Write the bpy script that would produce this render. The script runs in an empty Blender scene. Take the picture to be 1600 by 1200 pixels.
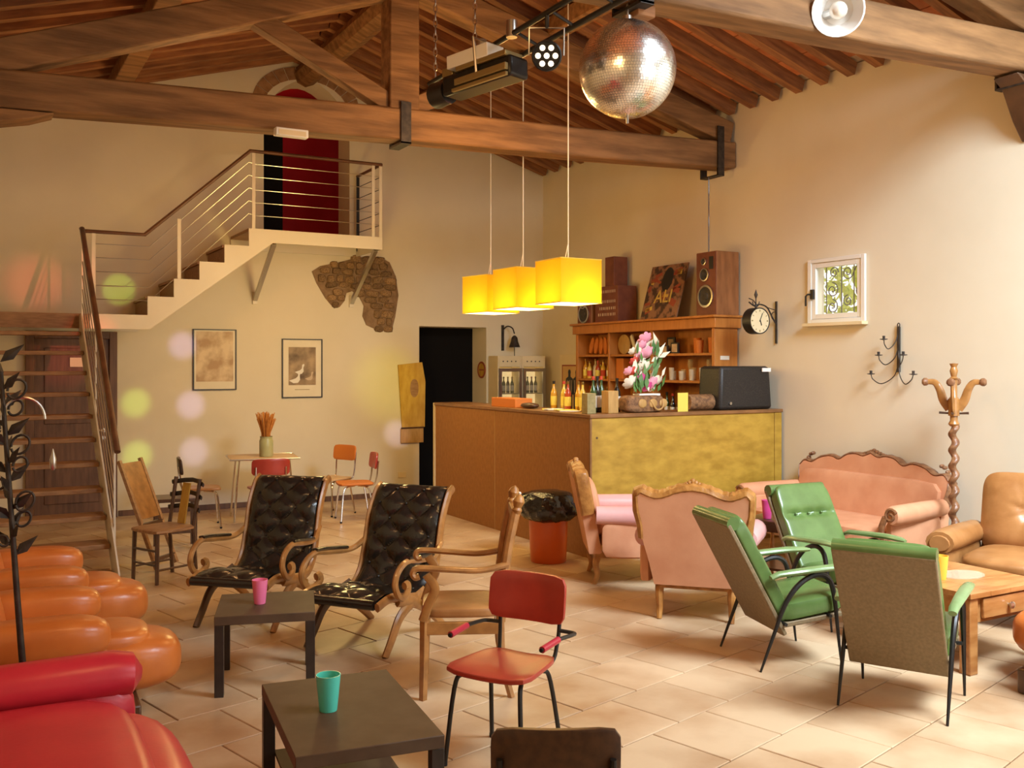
import bpy, bmesh, math, random
from math import sin, cos, pi, radians, atan2, sqrt, hypot
from mathutils import Vector, Matrix, Euler
random.seed(7)
scene = bpy.context.scene
COL = scene.collection

# ---------------------------------------------------------------- camera
FP, CX, HZ, EYE = 1519.0, 800.0, 570.0, 1.85      # focal length in px, centre, horizon row, eye height
YAW = radians(29.4); SY, CY = sin(YAW), cos(YAW)
cam_d = bpy.data.cameras.new('camera'); cam = bpy.data.objects.new('camera', cam_d); COL.objects.link(cam)
cam.location = (0, 0, EYE); cam.rotation_euler = (radians(90), 0, -YAW)
cam_d.sensor_width = 36; cam_d.lens = 36*FP/1600; cam_d.shift_y = -30/1600; cam_d.clip_start = .05
scene.camera = cam
def at(px, py, h=0.0):                     # pixel + known height -> room position
    z = FP*(EYE-h)/(py-HZ); xc = (px-CX)/FP*z
    return Vector((xc*CY+z*SY, -xc*SY+z*CY, h))
def on_y(px, py, Y):                       # pixel on the plane y = Y
    u = (px-CX)/FP; z = Y/(CY-SY*u); return Vector((z*(SY+CY*u), Y, EYE+(HZ-py)/FP*z))
def on_x(px, py, X):                       # pixel on the plane x = X
    u = (px-CX)/FP; z = X/(SY+CY*u); return Vector((X, z*(CY-SY*u), EYE+(HZ-py)/FP*z))

# ---------------------------------------------------------------- light
scene.view_settings.view_transform = 'Standard'; scene.view_settings.look = 'None'
scene.view_settings.gamma = 1; scene.view_settings.use_curve_mapping = False
scene.view_settings.exposure = 0.0
W = bpy.data.worlds.new('sky'); scene.world = W; W.use_nodes = True
W.node_tree.nodes['Background'].inputs[0].default_value = (1.0, .975, .93, 1)
W.node_tree.nodes['Background'].inputs[1].default_value = 1.6
def area(name, loc, rot, sx, sy, power, col):
    d = bpy.data.lights.new(name, 'AREA'); d.shape = 'RECTANGLE'; d.size = sx; d.size_y = sy; d.energy = power; d.color = col
    o = bpy.data.objects.new(name, d); COL.objects.link(o); o.location = loc; o.rotation_euler = rot; return o
def spot(name, loc, target, deg, power, col, blend=.35, size=.02):
    d = bpy.data.lights.new(name, 'SPOT'); d.spot_size = radians(deg); d.spot_blend = blend; d.energy = power; d.color = col; d.shadow_soft_size = size
    o = bpy.data.objects.new(name, d); COL.objects.link(o); o.location = loc
    o.rotation_euler = (Vector(target)-Vector(loc)).to_track_quat('-Z', 'Y').to_euler(); return o
def point(name, loc, power, col, size=.1):
    d = bpy.data.lights.new(name, 'POINT'); d.energy = power; d.color = col; d.shadow_soft_size = size
    o = bpy.data.objects.new(name, d); COL.objects.link(o); o.location = loc; return o
# daylight in the glazed front doors behind the camera, and added warm fill points without any fixture
area('daylight_front_doors', (5.55, -1.45, 1.7), (radians(93), 0, 0), 3.7, 3.0, 70, (.96, .985, 1.0))
sk = area('daylight_skylight', (5.4, 1.15, 5.2), (0, 0, 0), 2.0, 2.1, 450, (.76, .885, 1.0)); sk.data.spread = radians(118)
sk.rotation_euler = (Vector((6.9, 4.3, 0))-sk.location).to_track_quat('-Z', 'Y').to_euler()
point('warm_fill', (2.3, 9.9, 4.0), 34, (1.0, .50, .18), .2)
point('warm_fill', (1.2, 3.2, 3.7), 60, (1.0, .58, .22), .25)
point('warm_fill', (3.7, 10.3, 2.3), 74, (1.0, .72, .25), .25)
point('warm_fill', (4.2, 7.2, 3.75), 85, (1.0, .53, .17), .25)

# ---------------------------------------------------------------- materials
MATS = {}
def mat(name, c1, c2=None, rough=.6, metal=0, scale=6, stretch=(1, 1, 1), bump=0., bscale=None, spec=.5, coat=0, detail=4, rnd=0., lo=.35, hi=.65):
    m = bpy.data.materials.new(name); m.use_nodes = True; nt = m.node_tree; b = nt.nodes['Principled BSDF']
    c2 = c2 or c1
    b.inputs['Roughness'].default_value = rough; b.inputs['Metallic'].default_value = metal
    b.inputs['Specular IOR Level'].default_value = spec; b.inputs['Coat Weight'].default_value = coat
    tc = nt.nodes.new('ShaderNodeTexCoord'); mp = nt.nodes.new('ShaderNodeMapping'); mp.inputs['Scale'].default_value = stretch
    nt.links.new(tc.outputs['Object'], mp.inputs[0])
    n = nt.nodes.new('ShaderNodeTexNoise'); n.inputs['Scale'].default_value = scale; n.inputs['Detail'].default_value = detail
    nt.links.new(mp.outputs[0], n.inputs['Vector'])
    r = nt.nodes.new('ShaderNodeValToRGB'); r.color_ramp.elements[0].position = lo; r.color_ramp.elements[1].position = hi
    r.color_ramp.elements[0].color = (*c1, 1); r.color_ramp.elements[1].color = (*c2, 1)
    nt.links.new(n.outputs['Fac'], r.inputs[0]); out = r.outputs[0]
    if rnd:
        oi = nt.nodes.new('ShaderNodeObjectInfo'); hs = nt.nodes.new('ShaderNodeHueSaturation')
        mr = nt.nodes.new('ShaderNodeMapRange'); mr.inputs['To Min'].default_value = 1-rnd; mr.inputs['To Max'].default_value = 1+rnd
        nt.links.new(oi.outputs['Random'], mr.inputs['Value']); nt.links.new(mr.outputs[0], hs.inputs['Value'])
        nt.links.new(out, hs.inputs['Color']); out = hs.outputs[0]
        cb = nt.nodes.new('ShaderNodeVectorMath'); cb.operation = 'ADD'
        nt.links.new(tc.outputs['Object'], cb.inputs[0]); nt.links.new(oi.outputs['Location'], cb.inputs[1]); nt.links.new(cb.outputs[0], mp.inputs[0])
    nt.links.new(out, b.inputs['Base Color'])
    if bump:
        n2 = nt.nodes.new('ShaderNodeTexNoise'); n2.inputs['Scale'].default_value = bscale or scale*3; n2.inputs['Detail'].default_value = 5
        nt.links.new(mp.outputs[0], n2.inputs['Vector'])
        bp = nt.nodes.new('ShaderNodeBump'); bp.inputs['Strength'].default_value = bump; bp.inputs['Distance'].default_value = .02
        nt.links.new(n2.outputs['Fac'], bp.inputs['Height']); nt.links.new(bp.outputs[0], b.inputs['Normal'])
    MATS[name] = m; return m
def emit(name, col, s):
    m = bpy.data.materials.new(name); m.use_nodes = True; b = m.node_tree.nodes['Principled BSDF']
    b.inputs['Base Color'].default_value = (*col, 1); b.inputs['Emission Color'].default_value = (*col, 1); b.inputs['Emission Strength'].default_value = s
    MATS[name] = m; return m
def glass(name, col, rough=.05, alpha=.25):
    m = mat(name, col, rough=rough, spec=.6); m.node_tree.nodes['Principled BSDF'].inputs['Alpha'].default_value = alpha; return m
mat('plaster', (.70, .625, .465), (.755, .68, .52), .95, scale=1.1, bump=.08, bscale=9, spec=.2, lo=.3, hi=.7)
mat('ceiling_mortar', (.52, .38, .24), (.62, .47, .31), .95, scale=5)
mat('roof_tile', (.42, .13, .045), (.58, .22, .085), .9, scale=5, rnd=.25)
mat('rafter_wood', (.20, .080, .030), (.34, .15, .055), .8, scale=3, stretch=(1, 8, 8), bump=.15, rnd=.15)
mat('beam_wood', (.15, .070, .022), (.30, .150, .055), .72, scale=2.2, stretch=(.7, 6, 6), bump=.25, bscale=8)
mat('iron', (.035, .03, .027), (.07, .055, .045), .55, .6, scale=20)
mat('steel', (.55, .53, .50), rough=.3, metal=1)
mat('chrome', (.75, .74, .72), rough=.14, metal=1)
mat('tile', (.39, .215, .10), (.64, .475, .295), .40, scale=1.5, bump=.05, bscale=14, rnd=.06, lo=.30, hi=.62, detail=9)
mat('grout', (.42, .29, .18), rough=.9)
mat('stair_white', (.70, .63, .50), (.74, .67, .54), .5, scale=2)
mat('tread_wood', (.27, .13, .05), (.40, .21, .085), .5, scale=4, stretch=(2, 9, 9))
mat('rail_wood', (.10, .04, .02), (.16, .07, .03), .4, scale=6)
mat('door_wood', (.10, .045, .022), (.17, .08, .04), .5, scale=3, stretch=(8, 8, 1))
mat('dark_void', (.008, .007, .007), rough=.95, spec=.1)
mat('ply_brown', (.30, .125, .028), (.36, .155, .038), .6, scale=30, stretch=(1, 1, .6), bump=.04)
mat('ply_gold', (.35, .20, .020), (.50, .305, .040), .5, scale=5, stretch=(1, 1, 2.2), bump=.05, detail=8)
mat('bar_top', (.20, .09, .03), (.28, .13, .045), .35, scale=6)
mat('bookcase_wood', (.42, .15, .025), (.52, .20, .04), .42, scale=3, stretch=(6, 6, 1))
mat('black_lacquer', (.020, .014, .011), (.032, .022, .017), .38, scale=10)
mat('table_brown', (.078, .046, .026), (.096, .060, .035), .55, scale=10, spec=.3)
mat('black_leather', (.012, .010, .008), (.024, .020, .014), .19, scale=9, bump=.10, bscale=26, spec=.6)
mat('honey_wood', (.27, .115, .028), (.42, .19, .05), .32, scale=4, stretch=(3, 3, 3), coat=.3)
mat('dark_wood', (.055, .025, .012), (.11, .05, .022), .35, scale=5, coat=.2)
mat('green_vinyl', (.088, .150, .038), (.112, .188, .052), .27, scale=7, bump=.03, bscale=60)
mat('green_arm', (.155, .235, .085), (.19, .28, .11), .25, scale=7)
mat('taupe_vinyl', (.185, .128, .062), (.235, .165, .085), .6, scale=60, bump=.12, bscale=220)
mat('black_metal', (.018, .016, .014), rough=.38, metal=.3)
mat('red_vinyl', (.34, .035, .022), (.42, .05, .03), .28, scale=6, bump=.02, bscale=80)
mat('red_plastic', (.45, .03, .05), rough=.3)
mat('brown_vinyl', (.05, .022, .012), (.085, .04, .02), .35, scale=30)
mat('pink_fabric', (.60, .275, .145), (.67, .335, .185), .62, scale=5, bump=.04, bscale=90, spec=.3)
mat('pink_satin', (.70, .36, .34), (.78, .45, .43), .38, scale=4)
mat('gilt_wood', (.28, .11, .022), (.46, .21, .05), .35, scale=14, bump=.25, bscale=40)
mat('carved_wood', (.16, .065, .028), (.30, .14, .06), .35, scale=22, bump=.3, bscale=50)
mat('orange_leather', (.54, .15, .028), (.64, .20, .042), .30, scale=4, bump=.05, bscale=40)
mat('red_leather', (.52, .022, .045), (.60, .035, .055), .33, scale=3, bump=.03, bscale=60)
mat('tan_leather', (.30, .125, .035), (.41, .19, .062), .38, scale=5, bump=.08, bscale=30)
mat('table_wood', (.36, .14, .036), (.50, .235, .075), .30, scale=4, stretch=(1, 6, 6))
mat('formica', (.62, .40, .20), (.68, .45, .24), .35, scale=3)
mat('cream', (.72, .60, .36), (.78, .66, .42), .5, scale=3)
mat('white_paint', (.78, .76, .70), rough=.4)
mat('paper', (.74, .66, .48), (.80, .72, .55), .7, scale=4)
mat('black_paint', (.015, .013, .012), rough=.45)
mat('black_speck', (.013, .011, .010), (.05, .04, .03), .5, scale=90, lo=.5, hi=.8)
mat('speaker_wood', (.22, .085, .028), (.32, .13, .045), .45, scale=4, stretch=(4, 4, 1))
mat('speaker_front', (.14, .035, .018), (.19, .055, .025), .5, scale=8)
mat('speaker_cone', (.03, .024, .02), (.055, .045, .035), .7, scale=30)
mat('trash_orange', (.62, .11, .012), rough=.32)
mat('bag_black', (.010, .010, .011), rough=.12, bump=.6, bscale=16, spec=.7)
mat('straw', (.52, .20, .035), (.68, .30, .07), .8, scale=20)
mat('vase_green', (.36, .36, .17), (.46, .45, .24), .35, scale=5)
mat('stone', (.15, .085, .035), (.36, .22, .10), .95, scale=9, bump=.5, bscale=25, rnd=.35)
mat('mortar_dark', (.20, .12, .06), (.30, .19, .10), .95, scale=14, bump=.4, bscale=30)
mat('brick_arch', (.26, .13, .055), (.38, .21, .10), .9, scale=12, bump=.3)
mat('red_wall', (.50, .02, .03), (.58, .03, .04), .8, scale=3)
mat('yellow_board', (.50, .28, .03), (.62, .38, .06), .6, scale=5, stretch=(3, 3, 1))
mat('brass', (.45, .28, .08), rough=.3, metal=.9)
mat('scan_gold', (.36, .27, .11), rough=.35, metal=.6)
mat('white_plastic', (.85, .83, .78), rough=.4)
mat('lens', (.85, .80, .70), rough=.15, metal=.2)
mat('foliage', (.40, .46, .04), (.62, .62, .10), .8, scale=30)
mat('leaf', (.05, .14, .03), (.12, .25, .06), .5, scale=12)
mat('petal_pink', (.78, .30, .42), (.85, .42, .52), .6, scale=10)
mat('petal_magenta', (.55, .04, .20), (.65, .08, .28), .6, scale=10)
mat('petal_white', (.80, .74, .56), (.86, .80, .64), .6, scale=10)
mat('petal_red', (.62, .08, .05), rough=.6)
mat('rubber', (.01, .01, .01), rough=.8)
mat('green_cup', (.10, .62, .50), rough=.25); mat('pink_cup', (.86, .20, .38), rough=.25); mat('yellow_cup', (.85, .50, .06), rough=.3)
mat('amber', (.60, .30, .03), rough=.1, spec=.7); mat('gold_liquor', (.72, .48, .07), rough=.12, spec=.7)
mat('green_glass', (.03, .07, .02), rough=.08, spec=.7); mat('dark_glass', (.015, .012, .01), rough=.08, spec=.7); mat('red_liquor', (.42, .06, .02), rough=.1, spec=.7)
mat('clear_glass', (.62, .52, .36), rough=.08, spec=.8)
mat('label_white', (.80, .76, .66), rough=.6); mat('label_yellow', (.78, .62, .10), rough=.6); mat('label_red', (.55, .06, .03), rough=.6)
mat('carton_orange', (.62, .19, .03), rough=.55); mat('wood_block', (.42, .24, .07), (.52, .31, .10), .6, scale=8, stretch=(6, 6, 1))
mat('olive_block', (.26, .21, .08), (.34, .27, .11), .6, scale=30)
mat('basket', (.13, .06, .025), (.30, .15, .06), .7, scale=30, bump=.4)
mat('photo_sepia', (.45, .30, .17), (.72, .58, .38), .7, scale=4.5, detail=6, lo=.42, hi=.6)
mat('photo_dark', (.10, .06, .03), (.45, .32, .18), .6, scale=5, detail=5)
mat('poster_dark', (.06, .03, .018), (.28, .14, .07), .5, scale=9, detail=2, lo=.45, hi=.55)
mat('poster_warm', (.62, .38, .14), (.70, .46, .18), .6, scale=3)
mat('print_red', (.32, .07, .03), rough=.6); mat('print_yellow', (.62, .42, .08), rough=.6); mat('print_pale', (.55, .42, .28), rough=.6)
glass('pane', (.75, .8, .75), .03, .10); glass('fridge_glass', (.30, .26, .16), .05, .30); glass('cup_clear', (.8, .7, .5), .05, .35)
emit('fridge_glow', (1.0, .76, .36), 1.1); emit('lamp_glow', (1.0, .90, .55), 3.0); emit('led_glow', (1.0, .9, .72), 1.2)
m = mat('mirror', (.95, .95, .94), rough=.26, metal=1)
m = bpy.data.materials.new('lamp_shade'); m.use_nodes = True; nt = m.node_tree; MATS['lamp_shade'] = m
b = nt.nodes['Principled BSDF']; b.inputs['Base Color'].default_value = (.80, .44, .015, 1); b.inputs['Roughness'].default_value = .8
tr = nt.nodes.new('ShaderNodeBsdfTranslucent'); tr.inputs[0].default_value = (.95, .60, .02, 1)
mx = nt.nodes.new('ShaderNodeMixShader'); mx.inputs[0].default_value = .55
nt.links.new(b.outputs[0], mx.inputs[1]); nt.links.new(tr.outputs[0], mx.inputs[2]); nt.links.new(mx.outputs[0], nt.nodes['Material Output'].inputs[0])

# ---------------------------------------------------------------- mesh building
def rot_to(d):
    return Vector(d).normalized().to_track_quat('Z', 'Y').to_matrix()
class MB:
    def __init__(s): s.v = []; s.f = []
    def add(s, vs, fs, M=None):
        o = len(s.v)
        s.v += [tuple(M @ Vector(p)) if M is not None else tuple(p) for p in vs]
        s.f += [tuple(i+o for i in f) for f in fs]; return s
    def box(s, c, d, M=None):
        x, y, z = c; a, b, e = d[0]/2, d[1]/2, d[2]/2
        vs = [(x+i*a, y+j*b, z+k*e) for i in (-1, 1) for j in (-1, 1) for k in (-1, 1)]
        fs = [(0, 1, 3, 2), (4, 6, 7, 5), (0, 4, 5, 1), (2, 3, 7, 6), (0, 2, 6, 4), (1, 5, 7, 3)]
        return s.add(vs, fs, M)
    def b2(s, p, q):                         # box from two corners
        return s.box([(p[i]+q[i])/2 for i in range(3)], [abs(p[i]-q[i]) for i in range(3)])
    def bar(s, p, q, w, h, up=(0, 0, 1)):    # rectangular bar between two points; w sideways, h along up
        p, q = Vector(p), Vector(q); d = (q-p).normalized(); up = Vector(up)
        sx = d.cross(up)
        if sx.length < 1e-4: sx = d.cross(Vector((1, 0, 0)))
        sx.normalize(); uz = sx.cross(d).normalized()
        vs = [e+sx*(i*w/2)+uz*(j*h/2) for e in (p, q) for i, j in ((-1, -1), (1, -1), (1, 1), (-1, 1))]
        return s.add(vs, [(3, 2, 1, 0), (4, 5, 6, 7), (0, 1, 5, 4), (1, 2, 6, 5), (2, 3, 7, 6), (3, 0, 4, 7)])
    def tube(s, pts, r, n=8, cap=True, flat=None, closed=False):   # swept round or oval tube; r number or list
        pts = [Vector(p) for p in pts]; N = len(pts); rs = r if isinstance(r, (list, tuple)) else [r]*N
        vs = []; ref = None
        for i, p in enumerate(pts):
            if closed: t = pts[(i+1) % N]-pts[i-1]
            else: t = pts[min(i+1, N-1)]-pts[max(i-1, 0)]
            t.normalize()
            if flat is not None: a = Vector(flat)-t*t.dot(Vector(flat)); a.normalize()
            elif ref is None:
                a = t.cross(Vector((0, 0, 1)) if abs(t.z) < .9 else Vector((1, 0, 0))); a.normalize()
            else: a = ref-t*t.dot(ref); a.normalize()
            ref = a; b = t.cross(a)
            ra, rb = rs[i] if isinstance(rs[i], (tuple, list)) else (rs[i], rs[i])
            vs += [p+a*(ra*cos(2*pi*k/n))+b*(rb*sin(2*pi*k/n)) for k in range(n)]
        fs = [(i*n+k, i*n+(k+1) % n, (i+1)*n+(k+1) % n, (i+1)*n+k) for i in range(N-1) for k in range(n)]
        if closed: fs += [((N-1)*n+k, (N-1)*n+(k+1) % n, (k+1) % n, k) for k in range(n)]
        elif cap: fs += [tuple(range(n-1, -1, -1)), tuple((N-1)*n+k for k in range(n))]
        return s.add(vs, fs)
    def lathe(s, prof, n=16, M=None, ring=False):        # profile [(r,z)...] about z
        vs = [(r*cos(2*pi*k/n), r*sin(2*pi*k/n), z) for r, z in prof for k in range(n)]
        fs = [(i*n+k, i*n+(k+1) % n, (i+1)*n+(k+1) % n, (i+1)*n+k) for i in range(len(prof)-1) for k in range(n)]
        m = len(prof)
        if ring: fs += [((m-1)*n+k, (m-1)*n+(k+1) % n, (k+1) % n, k) for k in range(n)]
        else: fs += [tuple(range(n-1, -1, -1)), tuple((m-1)*n+k for k in range(n))]
        return s.add(vs, fs, M)
    def cyl(s, p, q, r, n=12, r2=None):
        return s.tube([p, q], [r, r if r2 is None else r2], n)
    def prism(s, poly, a, b, M=None):        # polygon in (x,y), extruded z from a to b
        n = len(poly); vs = [(x, y, a) for x, y in poly]+[(x, y, b) for x, y in poly]
        fs = [tuple(range(n-1, -1, -1)), tuple(range(n, 2*n))]+[(i, (i+1) % n, n+(i+1) % n, n+i) for i in range(n)]
        return s.add(vs, fs, M)
    def soft(s, c, d, p=5, n=6, M=None, fn=None):   # rounded puffy box
        vs = []; fs = []
        for ax in range(3):
            for sg in (-1, 1):
                o = len(vs)
                for i in range(n+1):
                    for j in range(n+1):
                        a = math.tan((2*i/n-1)*pi/4); b = math.tan((2*j/n-1)*pi/4)
                        q = [0, 0, 0]; q[ax] = sg; q[(ax+1) % 3] = a; q[(ax+2) % 3] = b
                        L = sum(abs(t)**p for t in q)**(1/p)
                        w = Vector([t/L*d[k]/2 for k, t in enumerate(q)])
                        if fn: w = fn(w)
                        vs.append(w+Vector(c))
                for i in range(n):
                    for j in range(n):
                        f = (o+i*(n+1)+j, o+(i+1)*(n+1)+j, o+(i+1)*(n+1)+j+1, o+i*(n+1)+j+1)
                        fs.append(f if sg > 0 else f[::-1])
        return s.add(vs, fs, M)
    def ball(s, c, r, n=12, M=None):
        m = n//2; prof = [(max(1e-4, r*sin(pi*i/m)), c[2]-r*cos(pi*i/m)) for i in range(m+1)]
        T = Matrix.Translation((c[0], c[1], 0)); return s.lathe(prof, n, M @ T if M is not None else T)
    def mesh(s, name, smooth=True, weld=False):
        me = bpy.data.meshes.new(name); me.from_pydata(s.v, [], s.f)
        bm = bmesh.new(); bm.from_mesh(me)
        if weld: bmesh.ops.remove_doubles(bm, verts=bm.verts, dist=1e-5)
        bmesh.ops.recalc_face_normals(bm, faces=bm.faces); bm.to_mesh(me); bm.free()
        if smooth:
            me.polygons.foreach_set('use_smooth', [True]*len(me.polygons))
            me.set_sharp_from_angle(angle=radians(38))
        return me
    def build(s, name, m, parent=None, bev=0, smooth=True, weld=False, label=None):
        o = bpy.data.objects.new(name, s.mesh(name, smooth, weld)); COL.objects.link(o); o.parent = parent
        o.data.materials.append(MATS[m])
        if bev:
            b = o.modifiers.new('bevel', 'BEVEL'); b.width = bev; b.segments = 2; b.limit_method = 'ANGLE'
        if label: o['label'] = label
        return o
def tag(o, label, cat, group=None, kind=None):
    o['label'] = label
    if cat: o['category'] = cat
    if group: o['group'] = group
    if kind: o['kind'] = kind
    return o
def thing(name, label, cat, loc=(0, 0, 0), rz=0, group=None):
    o = bpy.data.objects.new(name, None); COL.objects.link(o); o.empty_display_size = .1
    o.location = loc; o.rotation_euler = (0, 0, rz); return tag(o, label, cat, group)
def struct(o, label=None):
    o['kind'] = 'structure'
    if label: o['label'] = label
    return o
def copy_tree(src, parent=None):
    c = src.copy(); COL.objects.link(c); c.parent = parent
    for ch in [o for o in src.children]: copy_tree(ch, c)
    return c
def dup(src, loc, rz, label=None, group=None):
    c = copy_tree(src); c.location = loc; c.rotation_euler = (0, 0, rz)
    if label: c['label'] = label
    if group: c['group'] = group
    return c
def arc(c, r, a0, a1, n=8, plane='xz', y=0):
    out = []
    for i in range(n+1):
        a = radians(a0+(a1-a0)*i/n); out.append((c[0]+r*cos(a), y, c[1]+r*sin(a)) if plane == 'xz' else (c[0]+r*cos(a), c[1]+r*sin(a), y))
    return out
def spline(pts, n=6):                        # Catmull-Rom through control points
    P = [Vector(p) for p in pts]; P = [P[0]*2-P[1]]+P+[P[-1]*2-P[-2]]; out = []
    for i in range(1, len(P)-2):
        for k in range(n):
            t = k/n; a, b, c, d = P[i-1:i+3]
            out.append(.5*((2*b)+(c-a)*t+(2*a-5*b+4*c-d)*t*t+(-a+3*b-3*c+d)*t**3))
    out.append(P[-2]); return out
def text_mesh(txt, size, depth=.002):
    cu = bpy.data.curves.new('lettering', 'FONT'); cu.body = txt; cu.size = size; cu.extrude = depth; cu.align_x = 'CENTER'; cu.align_y = 'CENTER'; cu.resolution_u = 2
    o = bpy.data.objects.new('lettering', cu); COL.objects.link(o); bpy.context.view_layer.update()
    me = bpy.data.meshes.new_from_object(o); bpy.data.objects.remove(o); return me
def lettering(txt, size, m, M, parent, name='lettering'):
    me = text_mesh(txt, size); me.transform(M); me.materials.clear(); me.materials.append(MATS[m])
    o = bpy.data.objects.new(name, me); COL.objects.link(o); o.parent = parent; return o
def T(x, y, z): return Matrix.Translation((x, y, z))
def R(deg, ax): return Matrix.Rotation(radians(deg), 4, ax)
# ================================================================ the room
from mathutils.geometry import tessellate_polygon
XL, XR, YF, YB, XM = -.9, 7.7, -1.6, 12.7, 3.78
RZ0, RS = 5.85, .297
def zr(x): return RZ0-RS*abs(x-XM)          # underside of the rafters
def slab(loops, fn, t):
    mb = MB(); flat = [p for L in loops for p in L]; n = len(flat)
    tris = tessellate_polygon([[Vector((u, v, 0)) for u, v in L] for L in loops])
    vs = [fn(u, v, 0) for u, v in flat]+[fn(u, v, t) for u, v in flat]
    fs = [tuple(x) for x in tris]+[tuple(i+n for i in reversed(x)) for x in tris]; o = 0
    for L in loops:
        k = len(L); fs += [(o+i, o+(i+1) % k, n+o+(i+1) % k, n+o+i) for i in range(k)]; o += k
    return mb.add(vs, fs)
# openings
AX0, AX1, AZ0, ASP, ACR = 3.42, 4.60, 3.50, 5.16, 5.66
arch_top = [(AX0+(AX1-AX0)*i/12, ASP+(ACR-ASP)*sin(pi*i/12)**.75) for i in range(13)]
DX0, DX1, DZ = 5.64, 6.72, 2.40
outer = [(XL, 0), (DX0, 0), (DX0, DZ), (DX1, DZ), (DX1, 0), (XR, 0), (XR, zr(XR)+.15), (XM, zr(XM)+.15), (XL, zr(XL)+.15)]
hole = [(AX0, AZ0), (AX1, AZ0)]+arch_top[::-1]
wall_back = struct(slab([outer, hole], lambda u, v, d: (u, YB+d, v), .45).build('wall_back', 'plaster', smooth=False))
WY0, WY1, WZ0, WZ1 = 6.64, 7.28, 2.32, 2.90
wall_right = struct(slab([[(YF-.4, 0), (YB+.45, 0), (YB+.45, zr(XR)+.15), (YF-.4, zr(XR)+.15)], [(WY0, WZ0), (WY1, WZ0), (WY1, WZ1), (WY0, WZ1)]],
                         lambda u, v, d: (XR+d, u, v), .16).build('wall_right', 'plaster', smooth=False))
wall_left = struct(MB().b2((XL-.3, YF-.4, 0), (XL, YB+.45, zr(XL)+.15)).build('wall_left', 'plaster', smooth=False))
gw = [(4.05, 4.02), (6.35, 4.02), (6.35, 4.95), (4.05, 4.95)]
fo = [(XL, 0), (3.6, 0), (3.6, 3.3), (7.5, 3.3), (7.5, 0), (XR, 0), (XR, zr(XR)+.15), (XM, zr(XM)+.15), (XL, zr(XL)+.15)]
wall_front = struct(slab([fo, gw], lambda u, v, d: (u, YF-d, v), .4).build('wall_front', 'plaster', smooth=False))

# floor and its stone tiles, laid at an angle to the walls
floor = struct(MB().b2((XL-.3, YF-2.5, -.25), (XR+.35, YB+2.4, -.012)).build('floor', 'grout', smooth=False))
TA = radians(15); TW, TL, GAP = .46, .46, .007
def clip(poly, f):
    out = []
    for i, p in enumerate(poly):
        q = poly[(i+1) % len(poly)]; a, b = f(p), f(q)
        if a >= 0: out.append(p)
        if (a >= 0) != (b >= 0): t = a/(a-b); out.append((p[0]+(q[0]-p[0])*t, p[1]+(q[1]-p[1])*t))
    return out
def seen(x, y, z=0, m=120):
    d = x*SY+y*CY
    if d < .4: return False
    px = CX+FP*(x*CY-y*SY)/d; py = HZ+FP*(EYE-z)/d
    return -m < px < 1600+m and -m < py < 1200+m
def tile_mesh(poly):
    n = len(poly); cx = sum(p[0] for p in poly)/n; cy = sum(p[1] for p in poly)/n; k = .985
    vs = [(x, y, -.014) for x, y in poly]+[(x, y, -.003) for x, y in poly]+[(cx+(x-cx)*k, cy+(y-cy)*k, 0) for x, y in poly]
    fs = [(i, (i+1) % n, n+(i+1) % n, n+i) for i in range(n)]+[(n+i, n+(i+1) % n, 2*n+(i+1) % n, 2*n+i) for i in range(n)]+[tuple(range(2*n, 3*n))]
    return vs, fs
full = [(-TL/2+GAP/2, -TW/2+GAP/2), (TL/2-GAP/2, -TW/2+GAP/2), (TL/2-GAP/2, TW/2-GAP/2), (-TL/2+GAP/2, TW/2-GAP/2)]
tm = MB().add(*tile_mesh(full)).mesh('tile', smooth=False); tm.materials.append(MATS['tile'])
cells = []
for j in range(-30, 50):
    for i in range(-30, 50):
        lx, ly = (i+(.5 if j % 2 else 0))*TL, j*TW
        x, y = lx*cos(TA)-ly*sin(TA), lx*sin(TA)+ly*cos(TA)
        if XL-.4 < x < XR+.4 and YF-.4 < y < YB+.4: cells.append((x, y))
def inside(x, y): return XL+.34 < x < XR-.34 and YF+.34 < y < YB-.34
cells.sort(key=lambda c: (not (inside(*c) and seen(*c)), c[0]*SY+c[1]*CY))
rest = MB()
for k, (x, y) in enumerate(cells):
    if k < 300 and inside(x, y):
        o = bpy.data.objects.new('tile', tm); COL.objects.link(o); o.parent = floor; o.location = (x, y, random.uniform(-.0012, .0012)); o.rotation_euler = (0, 0, TA)
    else:
        P = [(x+a*cos(TA)-b*sin(TA), y+a*sin(TA)+b*cos(TA)) for a, b in full]
        for f in (lambda p: p[0]-XL, lambda p: XR-p[0], lambda p: p[1]-YF, lambda p: YB-p[1]): P = clip(P, f) if P else P
        if len(P) > 2: rest.add(*tile_mesh(P))
rest.build('tile_field', 'tile', floor, smooth=False)['kind'] = 'stuff'

# ceiling: mortar slabs, terracotta tiles, rafters, purlins
SKX0, SKX1, SKY0, SKY1 = 4.0, 7.3, -1.35, 3.4       # skylight over the near bay
mb = slab([[(XM, YF-.4), (XR+.35, YF-.4), (XR+.35, YB+.45), (XM, YB+.45)], [(SKX0, SKY0), (SKX1, SKY0), (SKX1, SKY1), (SKX0, SKY1)]], lambda u, v, d: (u, v, zr(u)+.165+d), .2)
q = slab([[(XM, YF-.4), (XL-.3, YF-.4), (XL-.3, YB+.45), (XM, YB+.45)]], lambda u, v, d: (u, v, zr(u)+.165+d), .2); mb.add(q.v, q.f)
ceiling = struct(mb.build('ceiling', 'ceiling_mortar', smooth=False))
SP = .343; YR0 = 6.38-SP*15
ang = math.atan(RS)
rm = MB().box((0, 0, .065), (4.02, .095, .13)).mesh('rafter', smooth=False); rm.materials.append(MATS['rafter_wood'])
rml = MB().box((0, 0, .065), (4.86, .095, .13)).mesh('rafter', smooth=False); rml.materials.append(MATS['rafter_wood'])
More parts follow.
